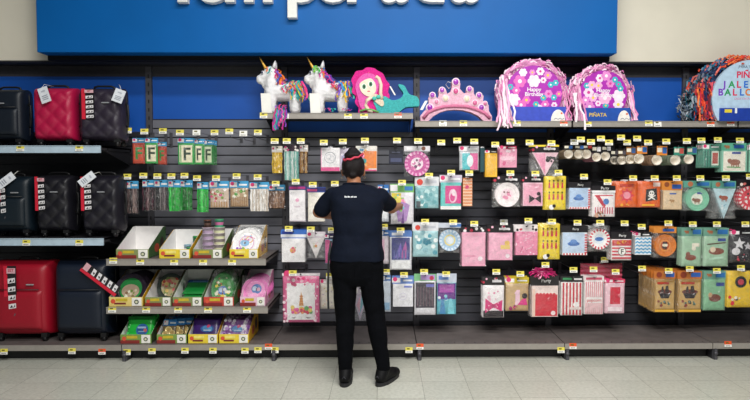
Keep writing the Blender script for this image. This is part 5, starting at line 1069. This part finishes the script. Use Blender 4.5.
torso = [(356.5, 268, 25, .105, 4.10), (356.5, 258, 26, .115, 4.10), (357, 246, 24, .10, 4.10), (357.5, 234, 22.5, .092, 4.105), (357.5, 222, 23, .10, 4.11), (357, 210, 24.5, .108, 4.12), (356.5, 200, 26, .105, 4.13), (356, 192, 25, .085, 4.14), (355, 187.5, 17, .06, 4.15), (354, 184, 9, .05, 4.155)]
loft(m, torso)
cap(W(354, 186, 4.155), W(353.5, 174, 4.17), .050, .047)                      # neck
hc = W(353.3, 168, 4.185)
m.ell(hc, (.072, .088, .098), skin, 20, 16)                                     # skull
m.ell(hc+Vector((0, .045, -.055)), (.052, .05, .052), skin, 16, 12)             # jaw
m.cap(hc+Vector((0, .088, -.005)), hc+Vector((0, .112, -.032)), .009, .014, skin)  # nose
for sx in (-1, 1):
    m.ell(hc+Vector((sx*.074, .0, -.028)), (.010, .020, .032), skin, 12, 10)
J = {}
LSH, LEL, LWR = W(333, 196, 4.14), W(318.5, 212, 4.20), W(333, 216, 4.42)
RSH, REL, RWR = W(381, 196, 4.14), W(391.5, 208, 4.34), W(399, 206, 4.57)
cap(LSH, LEL, .050, .042); cap(LEL, LWR, .042, .027); cap(RSH, REL, .050, .042); cap(REL, RWR, .042, .027)
HL, KL, AL = W(344.5, 266, 4.10), W(345, 315, 4.08), W(345.3, 367, 4.03)
HR, KR, AR = W(369.5, 266, 4.10), W(375, 313, 4.08), W(383, 366, 4.03)
for H_, K_, A_ in ((HL, KL, AL), (HR, KR, AR)):
    cap(H_, K_, .088, .058); c_ = K_.lerp(A_, .3)+Vector((0, -.012, 0)); cap(K_, c_, .056, .056); cap(c_, A_, .055, .036); cap(A_, A_+Vector((0, 0, -.06)), .036, .04)
def hand(wr, d, up, side):
    """palm, four unequal bent fingers and a thumb leaving the side"""
    d = d.normalized(); s = d.cross(up).normalized(); u = s.cross(d).normalized()
    pc = wr+d*.075
    for t in (-1.1, -.4, .35, 1.05): m.cap(wr+d*.012+s*.012*t, wr+d*.085+s*.026*t*.8, .015, .0125, skin, 10)
    for i, (t, L) in enumerate(((-1.25, .055), (-.42, .070), (.42, .075), (1.22, .066))):
        a0 = wr+d*.085+s*.024*t; a1 = a0+(d*.9-u*.35).normalized()*L*.45; a2 = a1+(d*.6-u*.8).normalized()*L*.32; a3 = a2+(d*.15-u).normalized()*L*.25
        m.cap(a0, a1, .0088, .0082, skin, 10); m.cap(a1, a2, .0082, .0074, skin, 10); m.cap(a2, a3, .0074, .0062, skin, 10)
    b0 = wr+d*.028+s*side*.028; b1 = b0+(d*.55+s*side*.75-u*.35).normalized()*.042; b2 = b1+(d*.9+s*side*.1-u*.5).normalized()*.034
    m.cap(wr+d*.015+s*side*.010, b0, .014, .012, skin, 10); m.cap(b0, b1, .0115, .0095, skin, 10); m.cap(b1, b2, .0095, .0072, skin, 10)
hand(RWR, Vector((-.02, 1, .06)), Vector((0, 0, 1)), -1)
hand(LWR, Vector((-.25, 1, .18)), Vector((0, 0, 1)), 1)
voxel(m, 'body', .0052, skin, pw, smooth=3)
# face
m = MB()
for sx in (-1, 1):
    e = hc+Vector((sx*.030, .080, .004)); m.ell(e, (.013, .008, .008), M('#f2efe9', .3)); m.ell(e+Vector((0, .006, 0)), (.006, .004, .006), M('#2a1a12', .3)); m.tube([e+Vector((-.016, .006, .016)), e+Vector((0, .012, .020)), e+Vector((.016, .006, .016))], .0025, M('#1a1010'), 6)
m.build('eye', pw)
m = MB(); c_ = hc+Vector((0, .094, -.068)); m.ell(c_, (.022, .006, .006), M('#a04a48', .5)); m.build('mouth', pw)
# hair: cap pulled up to a bun
hairm = M('#0f0608', .45, var=.25, scale=150, bump=.5, bscale=400, spec=.3)
m = MB(); m.ell(hc+Vector((0, -.012, .012)), (.082, .088, .096), hairm, 20, 16)
m.cap(hc+Vector((0, -.062, -.045)), hc+Vector((0, -.048, -.062)), .034, .022, hairm); m.cap(hc+Vector((-.05, -.03, -.03)), hc+Vector((-.04, -.03, -.055)), .028, .016, hairm); m.cap(hc+Vector((.05, -.03, -.03)), hc+Vector((.04, -.03, -.055)), .028, .016, hairm)
bm_c = W(353, 154.5, 4.14)
m.cap(bm_c+Vector((0, .02, -.045)), bm_c+Vector((0, .0, -.01)), .055, .05, hairm)
hr = voxel(m, 'hair', .006, hairm, pw, smooth=5)
m = MB(); 
for i in range(4):
    pts = []
    for j in range(17):
        a = 2*PI*j/16+i*1.3; rr_ = .044-.007*i; pts.append(bm_c+Vector((rr_*math.cos(a), rr_*.9*math.sin(a), -.004+.010*i+.004*math.sin(3*a+i))))
    m.tube(pts, .019-.002*i, hairm, 10)
m.ell(bm_c+Vector((0, 0, .016)), (.040, .038, .036), hairm); voxel(m, 'hair_bun', .005, hairm, pw, smooth=3)
m = MB(); pts = []
for j in range(33):
    a = 2*PI*j/32; pts.append(bm_c+Vector((.066*math.cos(a), .012+.062*math.sin(a), -.016+.012*math.sin(a)+.004*math.sin(8*a)+.018*math.cos(a))))
m.tube(pts, .0075, M('#c23a52', .7), 8); m.build('scrunchie', pw)
m = MB()
for sx in (-1, 1): m.lathe([(.006, -.0015), (.0075, 0), (.006, .0015), (.0048, 0), (.006, -.0015)], 'y', M('#d8c8a0', .3, .8), 16, tuple(hc+Vector((sx*.078, .0, -.068))))
m.build('earring', pw)
# t-shirt
cloth = M('#0a1120', .85, var=.10, scale=25, bump=.25, bscale=60, spec=.15)
m = MB()
sh = [(356.5, 260, 28.2, .128, 4.10), (356.7, 252, 27.2, .122, 4.10)]+[(a, b_, c+1.9, d+.014, e) for a, b_, c, d, e in torso[2:8]]+[(355, 186.6, 18.5, .072, 4.15), (354.2, 183.6, 10.5, .062, 4.155)]
loft(m, sh)
for S_, E_, f in ((LSH, LEL, .78), (RSH, REL, .66)):
    d_ = S_.lerp(E_, f); m.cap(S_+Vector((0, 0, -.004)), d_, .062, .058, skin, 18)
tee = voxel(m, 't_shirt', .0065, cloth, pw, smooth=4, noise_amp=.010, noise_scale=11)
# back print and collar
def on_back(ob, x, z):
    ok, co, no, _ = ob.ray_cast(Vector((x, -1, z)), Vector((0, 1, 0))); return co.y if ok else -.1
m = MB(); c_ = W(350.5, 197.5, 4.03)
for i, (wd, hh) in enumerate(((.008, .011), (.007, .008), (.008, .011), (.005, .008), (.008, .008), (.006, .011), (.008, .008), (.007, .009))):
    x_ = c_.x-.04+i*.0105; y_ = on_back(tee, x_, c_.z)-.0015
    m.add([(x_, y_, c_.z), (x_+wd, y_, c_.z), (x_+wd, y_, c_.z+hh), (x_, y_, c_.z+hh)], [(0, 1, 2, 3)], M('#e4e6ea', .6))
m.build('back_print', pw)
m = MB(); cn = W(354, 184.2, 4.155); m.tube([cn+Vector((.074*math.cos(2*PI*j/28), .063*math.sin(2*PI*j/28), -.004+.012*-math.sin(2*PI*j/28))) for j in range(29)], .007, cloth, 8); m.build('collar', pw)
# trousers
denim = M('#06070b', .9, var=.15, scale=40, bump=.2, bscale=80, spec=.08)
m = MB()
loft(m, [(356.5, 285, 21, .085, 4.10), (356.5, 276, 25.5, .112, 4.10), (356.5, 266, 27, .122, 4.10), (356.5, 254, 26.4, .118, 4.10)])
for H_, K_, A_ in ((HL, KL, AL), (HR, KR, AR)):
    cap(H_, K_, .096, .068); c_ = K_.lerp(A_, .3)+Vector((0, -.012, 0)); cap(K_, c_, .067, .066); m.tube([c_, c_.lerp(A_, .5), A_+Vector((0, 0, .01)), A_+Vector((0, .002, -.025))], [.064, .056, .047, .046], skin, 18)
pants = voxel(m, 'trousers', .0065, denim, pw, smooth=4, noise_amp=.006, noise_scale=14)
for X in (348, 366):
    c_ = W(X, 270, 4.0); y_ = on_back(pants, c_.x, c_.z); pts = [(-.045, .04), (.045, .04), (.045, -.035), (0, -.055), (-.045, -.035)]
    m = MB(); vs = [(c_.x+a, on_back(pants, c_.x+a, c_.z+b_)-.002, c_.z+b_) for a, b_ in pts]
    m.tube(vs+[vs[0]], .0014, M('#0c0d13', .9, spec=.1), 5); m.build('back_pocket', pw)
# strap hanging at the left hip
m = MB(); pts = [W(331, 241, 4.02), W(328.8, 255, 3.99), W(328.2, 275, 4.0), W(328, 295, 4.01), W(328.4, 309, 4.01)]; m.ribbon(pts, .014, M('#0f1014', .7), (1, .2, 0)); m.ribbon([p+Vector((0, .002, 0)) for p in pts], .014, M('#0f1014', .7), (1, .2, 0)); m.build('strap', pw)
# shoes
shoem = M('#07070a', .6, var=.1, bump=.2, bscale=120, spec=.2)
def shoe(A_, ang, nm):
    d = Vector((math.sin(ang), math.cos(ang), 0)); s = Vector((d.y, -d.x, 0)); b = Vector((A_.x, A_.y, 0))
    mm = MB(); mm.cap(b-d*.03+Vector((0, 0, .052)), b+Vector((0, 0, .098)), .041, .046, shoem); mm.cap(b-d*.028+Vector((0, 0, .045)), b+d*.12+Vector((0, 0, .045)), .040, .040, shoem); mm.cap(b+Vector((0, 0, .075)), b+d*.09+Vector((0, 0, .055)), .042, .036, shoem)
    mm.cap(b+d*.12+Vector((0, 0, .042)), b+d*.165+Vector((0, 0, .036)), .041, .034, shoem)
    o = voxel(mm, 'shoe', .005, shoem, pw, smooth=5)
    # sole
    pts = []
    for i in range(32):
        a = 2*PI*i/32; t = math.cos(a); wv = (.040 if t < 0 else .044)*math.sin(a); L = -.076 if t < 0 else .205
        p = b+d*(abs(t)*L)+s*wv; pts.append(p)
    m2 = MB(); n = 32
    vs = [(p.x, p.y, .001) for p in pts]+[(p.x, p.y, .024) for p in pts]
    m2.add(vs, [list(range(n)), list(range(n, 2*n))]+[(i, (i+1) % n, n+(i+1) % n, n+i) for i in range(n)], M('#1a1a1e', .6)); m2.build('sole', o)
    m3 = MB(); q = b-d*.074; m3.tube([q+s*-.012+Vector((0, 0, .06)), q+Vector((0, -.004, .075)), q+s*.012+Vector((0, 0, .06))], .0025, M('#3a3a42'), 6); m3.build('heel_tab', o)
shoe(AL, R(4), 'shoe'); shoe(AR, R(32), 'shoe')
# ------------------------------------------------------------------ light
def strip(x, y, L, W, e, wd=.35):
    d = bpy.data.lights.new('ceiling_strip_lamp', 'AREA'); d.shape = 'RECTANGLE'; d.size = L; d.size_y = wd; d.energy = e; d.color = (1, .985, .95)
    o = bpy.data.objects.new('ceiling_strip_lamp', d); COL.objects.link(o); o.location = (x, y, 4.3); return o
for y, e in ((2.3, 75), (0.2, 150), (-2.2, 100)):
    strip(0.55, y, 3.2, 0, e)
w = bpy.data.worlds.new('store_air'); S.world = w; w.use_nodes = True
w.node_tree.nodes['Background'].inputs[0].default_value = (.80, .88, 1, 1); w.node_tree.nodes['Background'].inputs[1].default_value = .04
S.view_settings.view_transform = 'Standard'; S.view_settings.look = 'None'; S.view_settings.gamma = 1; S.view_settings.exposure = 0.85
